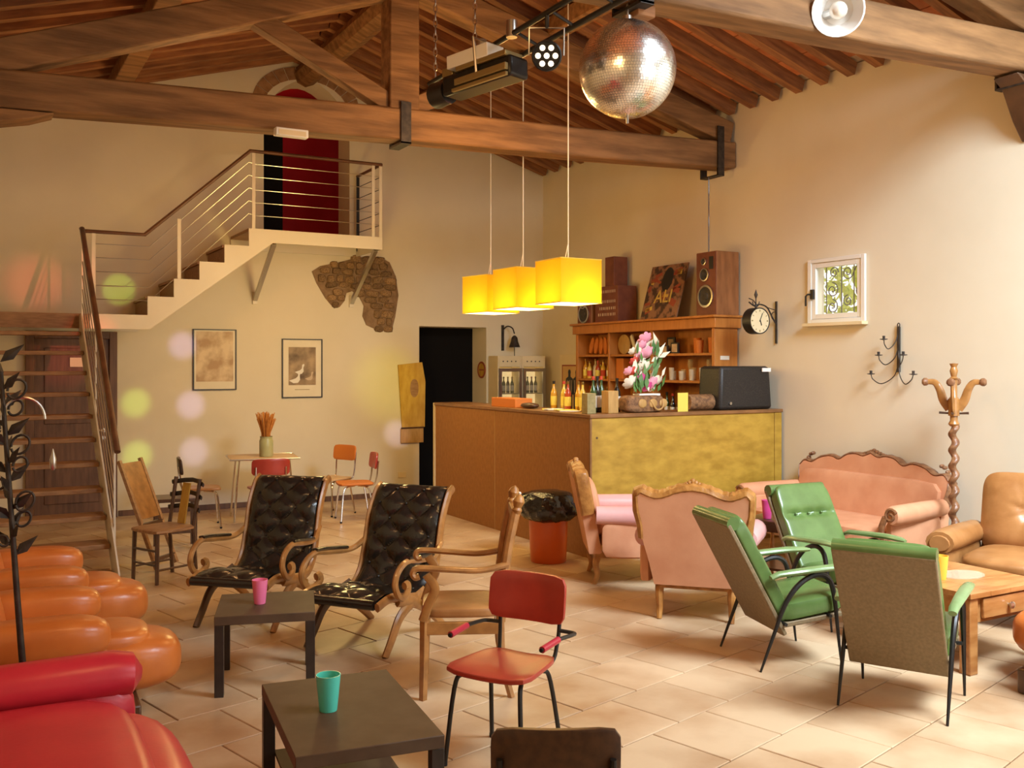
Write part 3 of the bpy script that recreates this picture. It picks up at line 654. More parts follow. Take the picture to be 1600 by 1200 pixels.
# ---- carved pink salon furniture
def salon(name, label, cat, W_, loc, rz, wood, D=.62, Ht=.98, sofa=False):
    t = thing(name, label, cat, loc, rz, 'pink salon suite with carved frames')
    hb, ht = W_*(.5 if sofa else .36), W_*.5
    def xb(z): return -D/2+.02-(z-.30)*.20
    out = []
    if sofa: prof = [(0, 1.02), (.10, .985), (.20, 1.0), (.32, .985), (.43, .93), (.55, .955), (.70, .93), (.82, .875), (.93, .885), (1.0, .83)]
    else: prof = [(0, 1.0), (.16, .992), (.32, .975), (.50, .945), (.66, .935), (.82, .955), (.93, .972), (1.0, .94)]
    tops = [(ht*u, Ht*z) for u, z in prof]
    side = [(ht*.985, Ht*.82), (ht*.93, Ht*.72), (ht*.92, Ht*.62)] if not sofa else [(ht*.99, Ht*.74), (ht*.96, Ht*.62)]
    half = [(p.x, p.y) for p in spline([(a, b, 0) for a, b in tops], 4)]+side
    low = [(hb+(ht*.92-hb)*.4, .42), (hb, .26)]
    poly2 = [(-a, b) for a, b in reversed(half+low)]+[(a, b) for a, b in (half+low)[1:]]
    n = len(poly2)
    vs = [(xb(z)-.055*(1 if k == 0 else -1), y, z) for k in (0, 1) for y, z in poly2]
    tess = tessellate_polygon([[Vector((y, z, 0)) for y, z in poly2]])
    fs = [tuple(f) for f in tess]+[tuple(i+n for i in reversed(f)) for f in tess]+[(i, (i+1) % n, n+(i+1) % n, n+i) for i in range(n)]
    MB().add(vs, fs).build('backrest', 'pink_fabric', t, bev=.012)
    MB().soft((xb(.62)+.075, 0, .63 if not sofa else .58), (.10, W_*.72 if not sofa else W_*.93, .48 if not sofa else .46), 4 if not sofa else 9, 8, None, lambda w: Vector((w.x-w.z*.2, w.y, w.z))).build('back_cushion', 'pink_fabric', t, weld=True)
    fr = [(-a, b) for a, b in reversed(half)]+[(a, b) for a, b in half[1:]]
    path = [(xb(z), y, z) for y, z in fr]
    MB().tube(path, [(.062, .040+.005*sin(i*1.9)) for i in range(len(path))] if not sofa else [(.06, .022+.004*sin(i*1.9)) for i in range(len(path))], 8, flat=(1, 0, .2)).build('back_frame', wood, t)
    cr = MB()
    for k in range(9):
        a = (k-4)/4; cr.soft((xb(Ht)-.0, a*.085*(1.6 if sofa else 1), Ht*1.0+.045*(1-abs(a))**1.2), (.05, .035, .045), 2.5, 3)
    for s in (-1, 1):
        cr.build('carving', wood, t, weld=True); cr = MB()
        for k in range(4): cr.soft((xb(Ht*.93), s*ht*(.86+.035*k), Ht*(.965-.012*k*k)), (.06, .03, .035), 2.5, 3)
    cr.build('carving', wood, t, weld=True)
    iw = W_/2
    MB().soft((.06, 0, .375), (D*.95, W_-.16, .17), 6, 8).build('seat', 'pink_fabric', t, weld=True)
    for s in (-1, 1):
        y = s*(iw-.03)
        MB().soft((.02, y*1.0, .40), (D*.86, .085, .32), 7, 6).build('arm_panel', 'pink_fabric', t, weld=True)
        a = [(-D/2+.02, y, .60), (-.1, y*1.02, .595), (.12, y*1.05, .59), (D/2-.02, y*1.07, .585), (D/2+.01, y*1.07, .585)]
        MB().tube(a, [(.068, .074), (.078, .080), (.084, .084), (.086, .084), (.07, .07)], 14, flat=(0, 1, 0)).build('arm_roll', 'pink_satin' if not sofa else 'pink_fabric', t)
        sc = MB(); c = (D/2+.015, y*1.07, .585)
        sc.tube([(c[0], c[1]+s*.062*(1-.8*i/22)*cos(2.6*pi*i/22+.5), c[2]+.062*(1-.8*i/22)*sin(2.6*pi*i/22+.5)) for i in range(23)], .013, 6)
        sc.tube(spline([(c[0], c[1]-s*.055, .57), (c[0]+.01, y-s*.03, .45), (c[0]-.02, y, .30)], 5), [(.03, .02)]*11, 8)
        sc.build('arm_scroll', wood, t)
    rl = MB(); rl.b2((D/2-.02, -iw+.04, .225), (D/2+.02, iw-.04, .285)); rl.b2((-D/2+.02, -hb, .225), (-D/2+.06, hb, .285))
    for s in (-1, 1): rl.bar((-D/2+.04, s*(hb-.02), .255), (D/2, s*(iw-.05), .255), .035, .06)
    rl.build('seat_rail', wood, t, bev=.008)
    for x, y in ((D/2-.02, iw-.07), (D/2-.02, -iw+.07), (-D/2+.05, hb-.03), (-D/2+.05, -hb+.03)):
        k = 1 if x > 0 else -1
        lg = spline([(x, y, .25), (x+k*.02, y, .17), (x+k*.005, y, .08), (x+k*.03, y, .0)], 5); m = len(lg)
        MB().tube(lg, [.034-.016*i/m for i in range(m)], 8).build('leg', wood, t)
    return t
salon('salon_armchair', 'pink salon armchair with gilt crest, beside the orange waste bin', 'armchair', .80, (5.06, 6.86, 0), deg2((.87, -.47)), 'gilt_wood', D=.74)
salon('salon_armchair', 'pink salon armchair turned with its plain back to the room, gilt wavy crest', 'armchair', .80, (4.80, 5.66, 0), deg2((.72, .69)), 'gilt_wood')
salon('salon_sofa', 'pink salon sofa with dark carved wavy frame against the white wall', 'sofa', 1.75, (7.12, 6.42, 0), pi, 'carved_wood', D=.74, sofa=True)
# bright magenta cushion in the second armchair
a = at(1176, 800, .62)

# ---- puffy leather armchairs
def puffy(name, label, m, loc, rz, base='dark_wood', wide=.62, arms=2):
    t = thing(name, label, 'armchair', loc, rz)
    MB().soft((.20, 0, .27), (.92, wide+.06, .30), 3.4, 10).build('seat', m, t, weld=True)
    MB().soft((.10, 0, .385), (.80, wide, .16), 4, 8).build('seat_cushion', m, t, weld=True)
    for s in (-1, 1):
        y = s*(wide/2+.13)
        if arms == 3:
            MB().soft((-.06, y, .30), (.70, .25, .32), 4, 8).build('lower_arm_roll', m, t, weld=True)
            MB().soft((-.06, y, .50), (.68, .27, .22), 3.2, 8).build('arm_roll', m, t, weld=True)
        elif arms == 2:
            MB().soft((-.02, y, .29), (.82, .27, .25), 3.6, 8).build('lower_arm_roll', m, t, weld=True)
            MB().soft((-.02, y, .505), (.82, .29, .22), 3.2, 8).build('arm_roll', m, t, weld=True)
        else:
            MB().soft((.06, y, .25), (.98, .22, .40), 6, 8).build('arm_panel', m, t, weld=True)
            a = [(-.40, y, .46), (.0, y, .47), (.46, y, .475), (.54, y, .47), (.58, y, .465)]; MB().tube(a, [(.12, .10), (.125, .105), (.125, .105), (.11, .09), (.03, .03)], 14, flat=(0, 1, 0)).build('arm_roll', m, t)
    f = lambda w: Vector((w.x-(w.z)*.16, w.y, w.z))
    MB().soft((-.36, 0, .48), (.34, wide+.16, .50), 4, 8, None, f).build('back_cushion', m, t, weld=True)
    MB().soft((-.43, 0, .78), (.30, wide+.10, .30), 3, 8, None, f).build('head_cushion', m, t, weld=True)
    MB().b2((-.42, -wide/2-.2, 0), (.42, wide/2+.2, .14)).build('plinth', base, t, bev=.01)
    return t
puffy('leather_armchair', 'puffy orange leather armchair nearest the foot of the stairs', 'orange_leather', (.42, 6.98, 0), radians(-3), wide=.46, arms=3)
puffy('leather_armchair', 'puffy orange leather armchair next to the red one, behind the wrought iron stand', 'orange_leather', (.38, 5.62, 0), radians(-3), wide=.46, arms=3)
puffy('leather_armchair', 'bright red leather armchair beside the low brown tables', 'red_leather', (.10, 3.84, 0), radians(-1), wide=1.34, arms=1)
puffy('leather_armchair', 'puffy orange leather armchair in front of the drawer table', 'orange_leather', (5.72, 2.98, 0), radians(92), wide=.66)

# ---- tan leather club armchair with one button
def club(label, loc, rz):
    t = thing('club_armchair', label, 'armchair', loc, rz)
    MB().soft((.08, 0, .30), (.86, .66, .26), 5, 8).build('seat', 'tan_leather', t, weld=True)
    MB().soft((.14, 0, .435), (.82, .62, .12), 4, 8).build('seat_cushion', 'tan_leather', t, weld=True)
    n = 36; vs = []; fs = []
    for i in range(n+1):
        for j in range(n+1):
            u, v = 2*i/n-1, 2*j/n-1; L = (abs(u)**6+abs(v)**6)**(1/6) or 1; k = max(abs(u), abs(v))/L if L else 1
            y, z = u*k*.36, v*k*.30; r = hypot(y, z-.02); a = atan2(z-.02, y)
            d = .10*(1-(max(abs(u), abs(v)))**4)-.075*math.exp(-(r/.055)**2)-.012*abs(sin(a*4))**6*math.exp(-(r/.16)**2)
            vs.append((-.30+d-z*.22, y, .72+z))
    for i in range(n):
        for j in range(n): q = i*(n+1)+j; fs.append((q, q+1, q+n+2, q+n+1))
    MB().add(vs, fs).build('back_cushion', 'tan_leather', t)
    MB().ball((0, 0, 0), .018, 10, T(-.265, 0, .74)).build('button', 'tan_leather', t)
    MB().soft((-.40, 0, .60), (.20, .74, .80), 5, 8, None, lambda w: Vector((w.x-w.z*.2, w.y, w.z))).build('back', 'tan_leather', t, weld=True)
    for s in (-1, 1):
        y = s*.43
        MB().soft((.06, y, .30), (.82, .15, .46), 7, 6).build('arm_panel', 'tan_leather', t, weld=True)
        MB().tube([(-.36, y, .54), (.0, y, .55), (.38, y, .555), (.46, y, .555)], [(.10, .085), (.11, .09), (.11, .09), (.10, .08)], 14, flat=(0, 1, 0)).build('arm_roll', 'tan_leather', t)
        MB().tube([(.461, y, .55), (.475, y, .55)], [(.075, .06), (.07, .055)], 14, flat=(0, 1, 0)).build('arm_front', 'tan_leather', t)
    for x in (-.36, .40):
        for y in (-.38, .38): MB().cyl((x, y, 0), (x, y, .12), .028, 8).build('leg', 'dark_wood', t)
    return t
club('tan leather club armchair with a deep button, at the end of the wooden table', (6.76, 4.38, 0), radians(199))

# ---- tubular chairs
def tube_chair(name, label, loc, rz, seatm, backm, metal, arms=False, group=None, bh=.80, w=.40, backh=.19):
    t = thing(name, label, 'chair', loc, rz, group); h = .45
    f = lambda q: Vector((q.x, q.y*(1+.12*q.x/.2), q.z+.012*(abs(q.y)/.2)**2))
    MB().soft((0, 0, h-.015), (.42, w+.01, .035), 6, 8, None, f).build('seat', seatm, t, weld=True)
    for s in (-1, 1):
        fl = spline([(.02, s*.10, h-.03), (.12, s*.155, h-.04), (.165, s*.175, h-.10), (.20, s*.205, .0)], 5); MB().tube(fl, .011, 8).build('leg', metal, t)
        rl = spline([(-.02, s*.10, h-.03), (-.10, s*.145, h-.04), (-.145, s*.165, h-.10), (-.205, s*.195, .0)], 5); MB().tube(rl, .011, 8).build('leg', metal, t)
        ur = spline([(-.05, s*.13, h-.035), (-.19, s*.15, h-.02), (-.225, s*.16, h+.06), (-.238, s*.165, bh-backh), (-.25, s*.165, bh-.09)], 5); MB().tube(ur, .010, 8).build('upright', metal, t)
        for x in (.20, -.205): MB().cyl((x, s*(.205 if x > 0 else .195), 0), (x, s*(.205 if x > 0 else .195), .02), .013, 8).build('foot', 'rubber', t)
        if arms:
            a = spline([(-.235, s*.165, bh-backh-.03), (-.245, s*.235, bh-backh-.035), (-.20, s*.255, bh-backh-.03), (-.05, s*.25, bh-backh-.02), (.10, s*.245, bh-backh-.03)], 5)
            MB().tube(a, .010, 8).build('arm', metal, t)
            MB().cyl((-.06, s*.25, bh-backh-.02), (.09, s*.246, bh-backh-.029), .016, 10).build('grip', 'red_plastic', t)
    g = lambda q: Vector((q.x-(q.y/.2)**2*-.03-q.z*.12, q.y, q.z))
    MB().soft((-.245, 0, bh-backh/2), (.03, w+.02, backh), 7, 8, None, g).build('backrest', backm, t, weld=True)
    return t
tube_chair('arm_chair', 'red vinyl tube chair with red grips on thin black armrests', (2.21, 3.99, 0), deg2((-.86, -.51)), 'red_vinyl', 'red_vinyl', 'black_metal', arms=True, bh=.83, backh=.23)
p = at(869, 1137, .80)
tube_chair('tube_chair', 'dark brown speckled vinyl chair back, beside the table with the green cup', (p.x+.245*SY, p.y+.245*CY, 0), pi/2-YAW, 'brown_vinyl', 'brown_vinyl', 'black_metal', bh=.80, w=.36)
g = 'bistro chairs round the table with the vase'
tube_chair('bistro_chair', 'bistro chair with brown seat and grey back, left free beside the plain wall', (2.36, 11.42, 0), radians(-8), 'tan_leather', 'brown_vinyl', 'chrome', group=g, w=.36)
tube_chair('bistro_chair', 'bistro chair with red back seen from behind, pushed to the vase table', (3.02, 11.02, 0), radians(82), 'red_vinyl', 'red_vinyl', 'chrome', group=g, w=.40)
tube_chair('bistro_chair', 'bistro chair with orange-brown seat and back, near the wall socket', (3.98, 11.62, 0), radians(205), 'formica', 'carton_orange', 'chrome', group=g, w=.36, bh=.84)
tube_chair('bistro_chair', 'bistro chair with red back and orange seat, behind the black lounge chair', (4.06, 11.02, 0), radians(170), 'carton_orange', 'red_vinyl', 'chrome', group=g, w=.36)

# ---- carved high armchair with leather seat
t = thing('carved_armchair', 'tall carved wooden armchair with a tan leather seat, behind the red tube chair', 'armchair', (2.50, 5.02, 0), deg2((-.90, .43)))
MB().soft((0, 0, .475), (.46, .46, .07), 5, 8).build('seat', 'tan_leather', t, weld=True)
rl = MB(); rl.b2((.19, -.22, .36), (.23, .22, .43)); rl.b2((-.23, -.22, .36), (-.19, .22, .43)); rl.b2((-.21, -.24, .36), (.21, -.21, .43)); rl.b2((-.21, .21, .36), (.21, .24, .43)); rl.build('seat_rail', 'honey_wood', t, bev=.005)
for s in (-1, 1):
    MB().tube([(.21, s*.225, .45), (.215, s*.225, .2), (.22, s*.225, 0)], [(.028, .028), (.024, .024), (.022, .022)], 4).build('leg', 'honey_wood', t)
    MB().tube(spline([(-.21, s*.205, .45), (-.22, s*.205, .2), (-.27, s*.205, 0)], 4), .022, 6).build('leg', 'honey_wood', t)
    bp = spline([(-.21, s*.205, .42), (-.225, s*.205, .62), (-.255, s*.20, .84), (-.295, s*.195, 1.03)], 5); MB().tube(bp, [(.022, .026)]*len(bp), 8, flat=(0, 1, 0)).build('back_post', 'honey_wood', t)
    MB().lathe([(.022, 0), (.03, .02), (.022, .035), (.034, .07), (.024, .095), (.004, .11)], 10, T(-.297, s*.195, 1.02) @ R(-12, 'Y')).build('finial', 'gilt_wood', t)
    ar_ = spline([(-.25, s*.21, .74), (-.10, s*.24, .715), (.08, s*.255, .725), (.24, s*.26, .735), (.275, s*.26, .71), (.262, s*.26, .685), (.24, s*.26, .69)], 5)
    MB().tube(ar_, [(.022, .018)]*len(ar_), 8, flat=(0, 1, 0)).build('arm', 'honey_wood', t)
    sp_ = spline([(.20, s*.255, .70), (.155, s*.255, .62), (.19, s*.245, .53), (.22, s*.235, .44)], 5); MB().tube(sp_, [(.018, .026)]*len(sp_), 8, flat=(0, 1, 0)).build('arm_support', 'honey_wood', t)
MB().box((0, 0, 0), (.022, .36, .42), T(-.265, 0, .80) @ R(-10, 'Y')).build('back_panel', 'tread_wood', t, bev=.004)
MB().soft((-.292, 0, 1.01), (.04, .36, .07), 4, 5).build('top_rail', 'gilt_wood', t, weld=True)
tag(MB().box((0, 0, 0), (.012, .05, .15), T(2.50, 5.02, 0) @ R(math.degrees(deg2((-.90, .43))), 'Z') @ T(-.328, -.06, 1.03) @ R(-8, 'Y')).build('paper_slip', 'white_plastic'), 'white paper slip stuck on the top of the tall carved armchair', 'paper')

# ---- stacked chairs and stool near the stairs
t = thing('slat_chair', 'dark wooden chair with three curved back slats beside the stairs', 'chair', (1.50, 8.80, 0), radians(205))
for x, y in ((.18, .17), (.18, -.17)): MB().cyl((x, y, 0), (x-.01, y*.95, .43), .016, 6, .019).build('leg', 'dark_wood', t)
for y in (-.17, .17): MB().tube([(-.21, y, 0), (-.18, y, .43), (-.25, y, .85)], .017, 6).build('back_post', 'dark_wood', t)
MB().soft((0, 0, .44), (.42, .40, .04), 7, 5).build('seat', 'tread_wood', t, weld=True)
for z, x in ((.60, -.205), (.71, -.225), (.82, -.245)): MB().tube([(x+.0, -.22, z-.02), (x-.045, -.10, z), (x-.055, 0, z+.008), (x-.045, .10, z), (x, .22, z-.02)], [(.009, .020)]*5, 8, flat=(1, 0, 0)).build('slat', 'black_lacquer', t)
for z in (.16, .28):
    MB().cyl((.18, -.17, z), (.18, .17, z), .010, 6).build('rung', 'dark_wood', t)
for y in (-.17, .17): MB().cyl((.18, y, .12), (-.20, y, .12), .010, 6).build('rung', 'dark_wood', t)
MB().box((0, 0, 0), (.012, .10, .36), T(-.21, 0, .63) @ R(-10, 'Y')).build('splat', 'yellow_board', t)
t = thing('stool', 'small dark square stool table against the back wall near the stairs', 'stool', (1.86, 10.25, 0), radians(-6))
MB().box((0, 0, .50), (.44, .40, .035)).build('top', 'dark_wood', t, bev=.006)
for x in (-.18, .18):
    for y in (-.16, .16): MB().box((x, y, .241), (.035, .035, .482)).build('leg', 'dark_wood', t)
for y in (-.16, .16): MB().box((0, y, .18), (.34, .02, .03)).build('rung', 'dark_wood', t)
for x in (-.18, .18): MB().box((x, 0, .18), (.02, .30, .03)).build('rung', 'dark_wood', t)
t = thing('folding_chair', 'folded brown wooden deck chair leaning at the bottom of the stairs', 'folding chair', (1.46, 9.40, 0), radians(-42))
p0, p1 = Vector((.20, 0, .02)), Vector((-.18, 0, .98))
for y in (-.16, .16): MB().bar(p0+Vector((0, y, 0)), p1+Vector((0, y, 0)), .035, .03, up=(1, 0, 0)).build('side_rail', 'tread_wood', t)
MB().bar(p0.lerp(p1, .45), p0.lerp(p1, .97), .28, .022, up=(1, 0, .4)).build('panel', 'honey_wood', t)
for f in (.08, .40): MB().bar(p0.lerp(p1, f)+Vector((0, -.16, 0)), p0.lerp(p1, f)+Vector((0, .16, 0)), .03, .03).build('rung', 'dark_wood', t)

# ================================================================ tables
def low_table(label, c, ang_, w, d, shelf):
    t = thing('low_table', label, 'coffee table', (c[0], c[1], 0), ang_, 'low dark square-legged tables')
    MB().box((0, 0, .425), (w, d, .05)).build('top', 'table_brown', t, bev=.003)
    for x in (-1, 1):
        for y in (-1, 1): MB().box((x*(w/2-.026), y*(d/2-.026), .2), (.05, .05, .40)).build('leg', 'black_lacquer', t, bev=.002)
    if shelf: MB().box((0, 0, .15), (w-.105, d-.02, .016)).build('shelf', 'table_brown', t)
    return t
low_table('low dark brown side table with the pink cup on it', (1.55, 5.69), radians(-17), .55, .55, False)
low_table('long low dark brown table with the turquoise cup on it', (1.36, 3.79), radians(-7.2), .56, .86, True)
def cup(label, m, loc, hgt=.13, r=.045):
    t = thing('cup', label, 'cup', loc)
    MB().lathe([(r*.70, 0), (r*.72, .004), (r*.86, hgt*.5), (r, hgt), (r*.94, hgt), (r*.80, hgt*.5), (r*.66, .012), (.001, .012)], 20).build('wall', m, t)
    return t
p = at(406, 943, .45); cup('pink plastic cup on the low side table', 'pink_cup', (p.x, p.y, .451), .14, .046)
p = at(513, 1110, .45); cup('turquoise plastic cup on the long low table', 'green_cup', (p.x, p.y, .451), .145, .05)
# drawer table
t = thing('drawer_table', 'reddish wooden coffee table with a drawer, between the green chairs', 'coffee table', (5.57, 4.12, 0), 0)
w, d, h = .76, .88, .49
for i in range(4): MB().b2((-w/2+i*w/4+.0006, -d/2, h-.032), (-w/2+(i+1)*w/4-.0006, d/2, h)).build('plank', 'table_wood', t, bev=.002)
for x in (-1, 1):
    for y in (-1, 1): MB().box((x*(w/2-.05), y*(d/2-.05), .228), (.075, .075, .456)).build('leg', 'table_wood', t, bev=.006)
ap = MB(); ap.b2((-w/2+.03, -d/2+.09, .31), (-w/2+.055, d/2-.09, .457)); ap.b2((w/2-.055, -d/2+.09, .31), (w/2-.03, d/2-.09, .457)); ap.b2((-w/2+.09, d/2-.055, .31), (w/2-.09, d/2-.03, .457)); ap.b2((-w/2+.09, -d/2+.035, .30), (w/2-.09, -d/2+.05, .457)); ap.build('apron', 'table_wood', t, bev=.003)
dr = MB().b2((-w/2+.14, -d/2+.012, .325), (w/2-.14, -d/2+.033, .445)).build('drawer', 'table_wood', t, bev=.005)
MB().lathe([(.008, 0), (.010, .012), (.022, .02), (.022, .03), (.004, .037)], 12, T(0, -d/2+.012, .385) @ R(90, 'X')).build('knob', 'steel', dr)
cup('magenta plastic cup on the dark side table', 'petal_magenta', (5.68, 5.86, .602), .15, .045)
p = at(1469, 905, .49); cup('yellow plastic cup on the drawer table', 'yellow_cup', (p.x, p.y, .491), .15, .05)
pd = MB(); rr = random.Random(5)
tag(MB().prism([(.17*cos(a*pi/6), .12*sin(a*pi/6)) for a in range(12)], 0, .006, T(5.62, 4.05, .491)).build('tray', 'cup_clear'), 'flat clear oval tray on the drawer table', 'tray')
# dark side table between the pink pieces
t = thing('side_table', 'dark carved side table between the pink armchair and the pink sofa', 'side table', (5.86, 5.86, 0), radians(20))
MB().soft((0, 0, .585), (.50, .50, .03), 8, 6).build('top', 'dark_wood', t, weld=True)
for x in (-.19, .19):
    for y in (-.19, .19): MB().lathe([(.016, 0), (.022, .05), (.012, .10), (.026, .25), (.014, .40), (.026, .47), (.026, .57)], 10, T(x, y, 0)).build('leg', 'gilt_wood', t)
MB().box((0, 0, .535), (.42, .42, .07)).build('apron', 'dark_wood', t); MB().box((0, 0, .2), (.40, .40, .02)).build('shelf', 'dark_wood', t)
# formica table with vase
t = thing('formica_table', 'small formica-topped table with thin metal legs by the back wall', 'table', (3.14, 11.72, 0), radians(-9))
MB().soft((0, 0, .738), (.80, .66, .024), 10, 6).build('top', 'formica', t, weld=True); MB().tube([(.40*x, .33*y, .738) for x, y in ((1, 1), (-1, 1), (-1, -1), (1, -1))], .012, 6, closed=True).build('edge_band', 'steel', t)
for x in (-1, 1):
    for y in (-1, 1): MB().tube([(x*.29, y*.22, .725), (x*.32, y*.25, .4), (x*.35, y*.28, 0)], .013, 8).build('leg', 'chrome', t)
p = at(407, 711, .75)
t = thing('vase', 'pale green cylindrical vase holding dry orange straw on the formica table', 'vase', (3.16, 11.62, .751))
MB().lathe([(.075, 0), (.082, .01), (.082, .19), (.074, .205), (.072, .23), (.078, .24), (.07, .24), (.066, .2), (.07, .02), (.001, .02)], 20).build('body', 'vase_green', t)
for k in range(110):
    a = random.uniform(0, 2*pi); r0 = random.uniform(0, .055); r1 = r0*2.1+random.uniform(0, .02); h_ = random.uniform(.44, .54)
    MB().tube([(r0*cos(a), r0*sin(a), .1), (r0*1.1*cos(a), r0*1.1*sin(a), .28), (r1*cos(a+.1), r1*sin(a+.1), h_)], [.003, .003, .005], 4).build('straw', 'straw', t)
# ================================================================ the bar
BX, BY, BH = 5.20, 7.70, 1.375; BYE = 11.20
t = thing('bar_counter', 'L-shaped plywood bar counter with brown side and golden front', 'bar counter', (0, 0, 0))
ys = [BY+.02, 9.62, BYE]
for a, b in zip(ys, ys[1:]): MB().b2((BX, a+.002, .0), (BX+.03, b-.003, BH-.035)).build('panel', 'ply_brown', t, bev=.002)
MB().b2((BX+.012, BY, .0), (XR-.135, BY+.02, BH-.035)).build('panel', 'ply_gold', t, bev=.002)
MB().b2((XR-.13, BY-.006, .0), (XR-.03, BY+.02, BH-.035)).build('panel', 'ply_gold', t, bev=.003)
MB().b2((BX-.01, BY-.004, 0), (BX+.010, BY+.018, BH-.035)).build('corner_strip', 'bar_top', t)
MB().b2((BX-.02, BYE, 0), (BX+.45, BYE+.03, BH-.005)).build('end_panel', 'cream', t)
top = [(BX-.02, BY-.02), (XR-.025, BY-.02), (XR-.025, BY+.45), (BX+.45, BY+.45), (BX+.45, BYE), (BX-.02, BYE)]
MB().prism(top, BH-.034, BH).build('top', 'bar_top', t, bev=.004)
MB().b2((BX+.03, BY+.40, 0), (XR-.03, BY+.42, BH-.036)).build('inner_panel', 'dark_wood', t); MB().b2((BX+.40, BY+.45, 0), (BX+.42, BYE, BH-.036)).build('inner_panel', 'dark_wood', t)
MB().b2((BX-.004, ys[1]-.004, 0), (BX+.012, ys[1]+.003, BH-.036)).build('seam_strip', 'wood_block', t)
sc = MB()
for z in (.45, 1.15): sc.cyl((BX+.07, BY-.003, z), (BX+.07, BY+.002, z), .012, 8)
sc.build('screw', 'dark_wood', t)

# bookcase on the right wall
K0, K1, KX0, KZ = 8.38, 11.22, 7.33, 2.41
t = thing('bookcase', 'tall orange-brown open bookcase behind the bar', 'bookcase', (0, 0, 0))
ydiv = [K0, 9.52, 10.42, K1]
MB().b2((XR-.03, K0+.03, .02), (XR-.012, K1-.03, KZ-.14)).build('back_panel', 'bookcase_wood', t)
for y, w in ((K0, .05), (9.50, .06), (10.42, .04), (K1-.05, .05)): MB().b2((KX0, y, 0), (XR-.031, y+w, KZ-.145)).build('upright', 'bookcase_wood', t, bev=.003)
MB().b2((KX0-.03, K0-.04, KZ-.144), (XR-.012, K1+.04, KZ-.03)).build('frieze', 'bookcase_wood', t, bev=.006)
MB().b2((KX0-.07, K0-.07, KZ-.029), (XR-.012, K1+.06, KZ)).build('cornice', 'bookcase_wood', t, bev=.01)
bays = [(K0+.052, 9.498), (9.562, 10.418), (10.462, K1-.052)]
SH = (1.20, 1.665, 1.985)
for a, b in bays:
    for z in SH: MB().b2((KX0+.01, a, z-.028), (XR-.032, b, z)).build('shelf', 'bookcase_wood', t, bev=.002)
p = on_x(1137, 559, KX0+.1); tag(MB().b2((KX0+.08, K0-.006, p.z-.022), (KX0+.21, K0-.001, p.z+.022)).build('shelf_label', 'label_white'), 'small white printed label on the side of the bookcase', 'label')

def bottle(label, mm, lab, loc, h=.30, r=.037, grp='bottles'):
    b = thing('bottle', label, 'bottle', loc, 0, grp)
    MB().lathe([(r*.9, 0), (r, .008), (r, h*.56), (r*.75, h*.66), (r*.36, h*.76), (r*.34, h*.93), (r*.4, h*.935), (r*.4, h*.96), (.002, h*.96)], 12).build('body', mm, b)
    MB().lathe([(r*1.015, h*.14), (r*1.02, h*.145), (r*1.02, h*.46), (r*1.015, h*.465)], 12).build('label', lab, b)
    MB().lathe([(r*.42, h*.90), (r*.44, h*.905), (r*.44, h), (.002, h)], 10).build('cap', random.choice(['label_red', 'black_paint', 'brass']), b)
rr = random.Random(11)
CW = {'gold_liquor': 'golden', 'amber': 'amber', 'red_liquor': 'red', 'clear_glass': 'pale clear', 'dark_glass': 'black', 'green_glass': 'dark green'}
def row(x, y0, y1, z, n, mats, labs, grp, lbl, h=(.21, .27), jit=.03, r=.035):
    for i in range(n):
        y = y0+(y1-y0)*(i+.5)/n; bottle(CW[mats[i % len(mats)]]+' bottle with '+labs[i % len(labs)][6:]+' label '+lbl, mats[i % len(mats)], labs[i % len(labs)], (x+rr.uniform(-jit, jit), y, z+.001), rr.uniform(*h), r, grp)
row(7.44, 10.48, 11.15, SH[1], 7, ['gold_liquor', 'amber', 'gold_liquor', 'red_liquor', 'clear_glass'], ['label_yellow', 'label_white', 'label_red'], 'spirit bottles on the upper bookcase shelf', 'on the middle bookcase shelf')
row(7.57, 10.52, 11.12, SH[1], 6, ['amber', 'gold_liquor', 'red_liquor'], ['label_white', 'label_yellow'], 'spirit bottles on the upper bookcase shelf', 'on the middle bookcase shelf', h=(.20, .26), jit=.01)
row(7.46, 10.48, 11.15, SH[0], 6, ['dark_glass', 'green_glass', 'amber'], ['label_white', 'label_red', 'label_yellow'], 'dark bottles on the low bookcase shelf', 'on the lowest bookcase shelf', h=(.30, .36))
row(7.45, 8.95, 9.45, SH[0], 4, ['dark_glass', 'green_glass'], ['label_white'], 'wine bottles in the end bay', 'low in the end bay beside the bread basket', h=(.30, .34), jit=.01)
row(7.45, 9.62, 10.20, SH[1], 4, ['amber', 'clear_glass'], ['label_white'], 'bottles behind the flowers', 'half hidden behind the flower arrangement', h=(.20, .26))
def gl(loc, h, r, mm, grp, lbl): tag(MB().lathe([(r*.8, 0), (r*.82, .004), (r, h), (r*.93, h), (r*.75, .01), (.001, .01)], 12, T(*loc)).build('drinking_glass', mm), lbl, 'glass', grp)
for i in range(10): gl((7.42+.11*(i % 2), 8.52+i*.092, SH[1]+.001), .11+.02*(i % 3), .033, 'cup_clear', 'glasses in the end bay', 'clear drinking glass on the bookcase shelf of the end bay')
def stem(loc, s, grp, lbl): tag(MB().lathe([(.034, 0), (.034, .003), (.005, .01), (.005, .08*s), (.03, .12*s), (.036, .16*s), (.03, .20*s), (.026, .20*s), (.03, .16*s), (.024, .125*s), (.001, .10*s)], 12, T(*loc)).build('goblet', 'cup_clear'), lbl, 'goblet', grp)
for i, y in enumerate((8.55, 8.78, 9.12)): stem((7.60, y, SH[1]+.001), 1.25, 'goblets', 'tall stemmed goblet behind the drinking glasses')
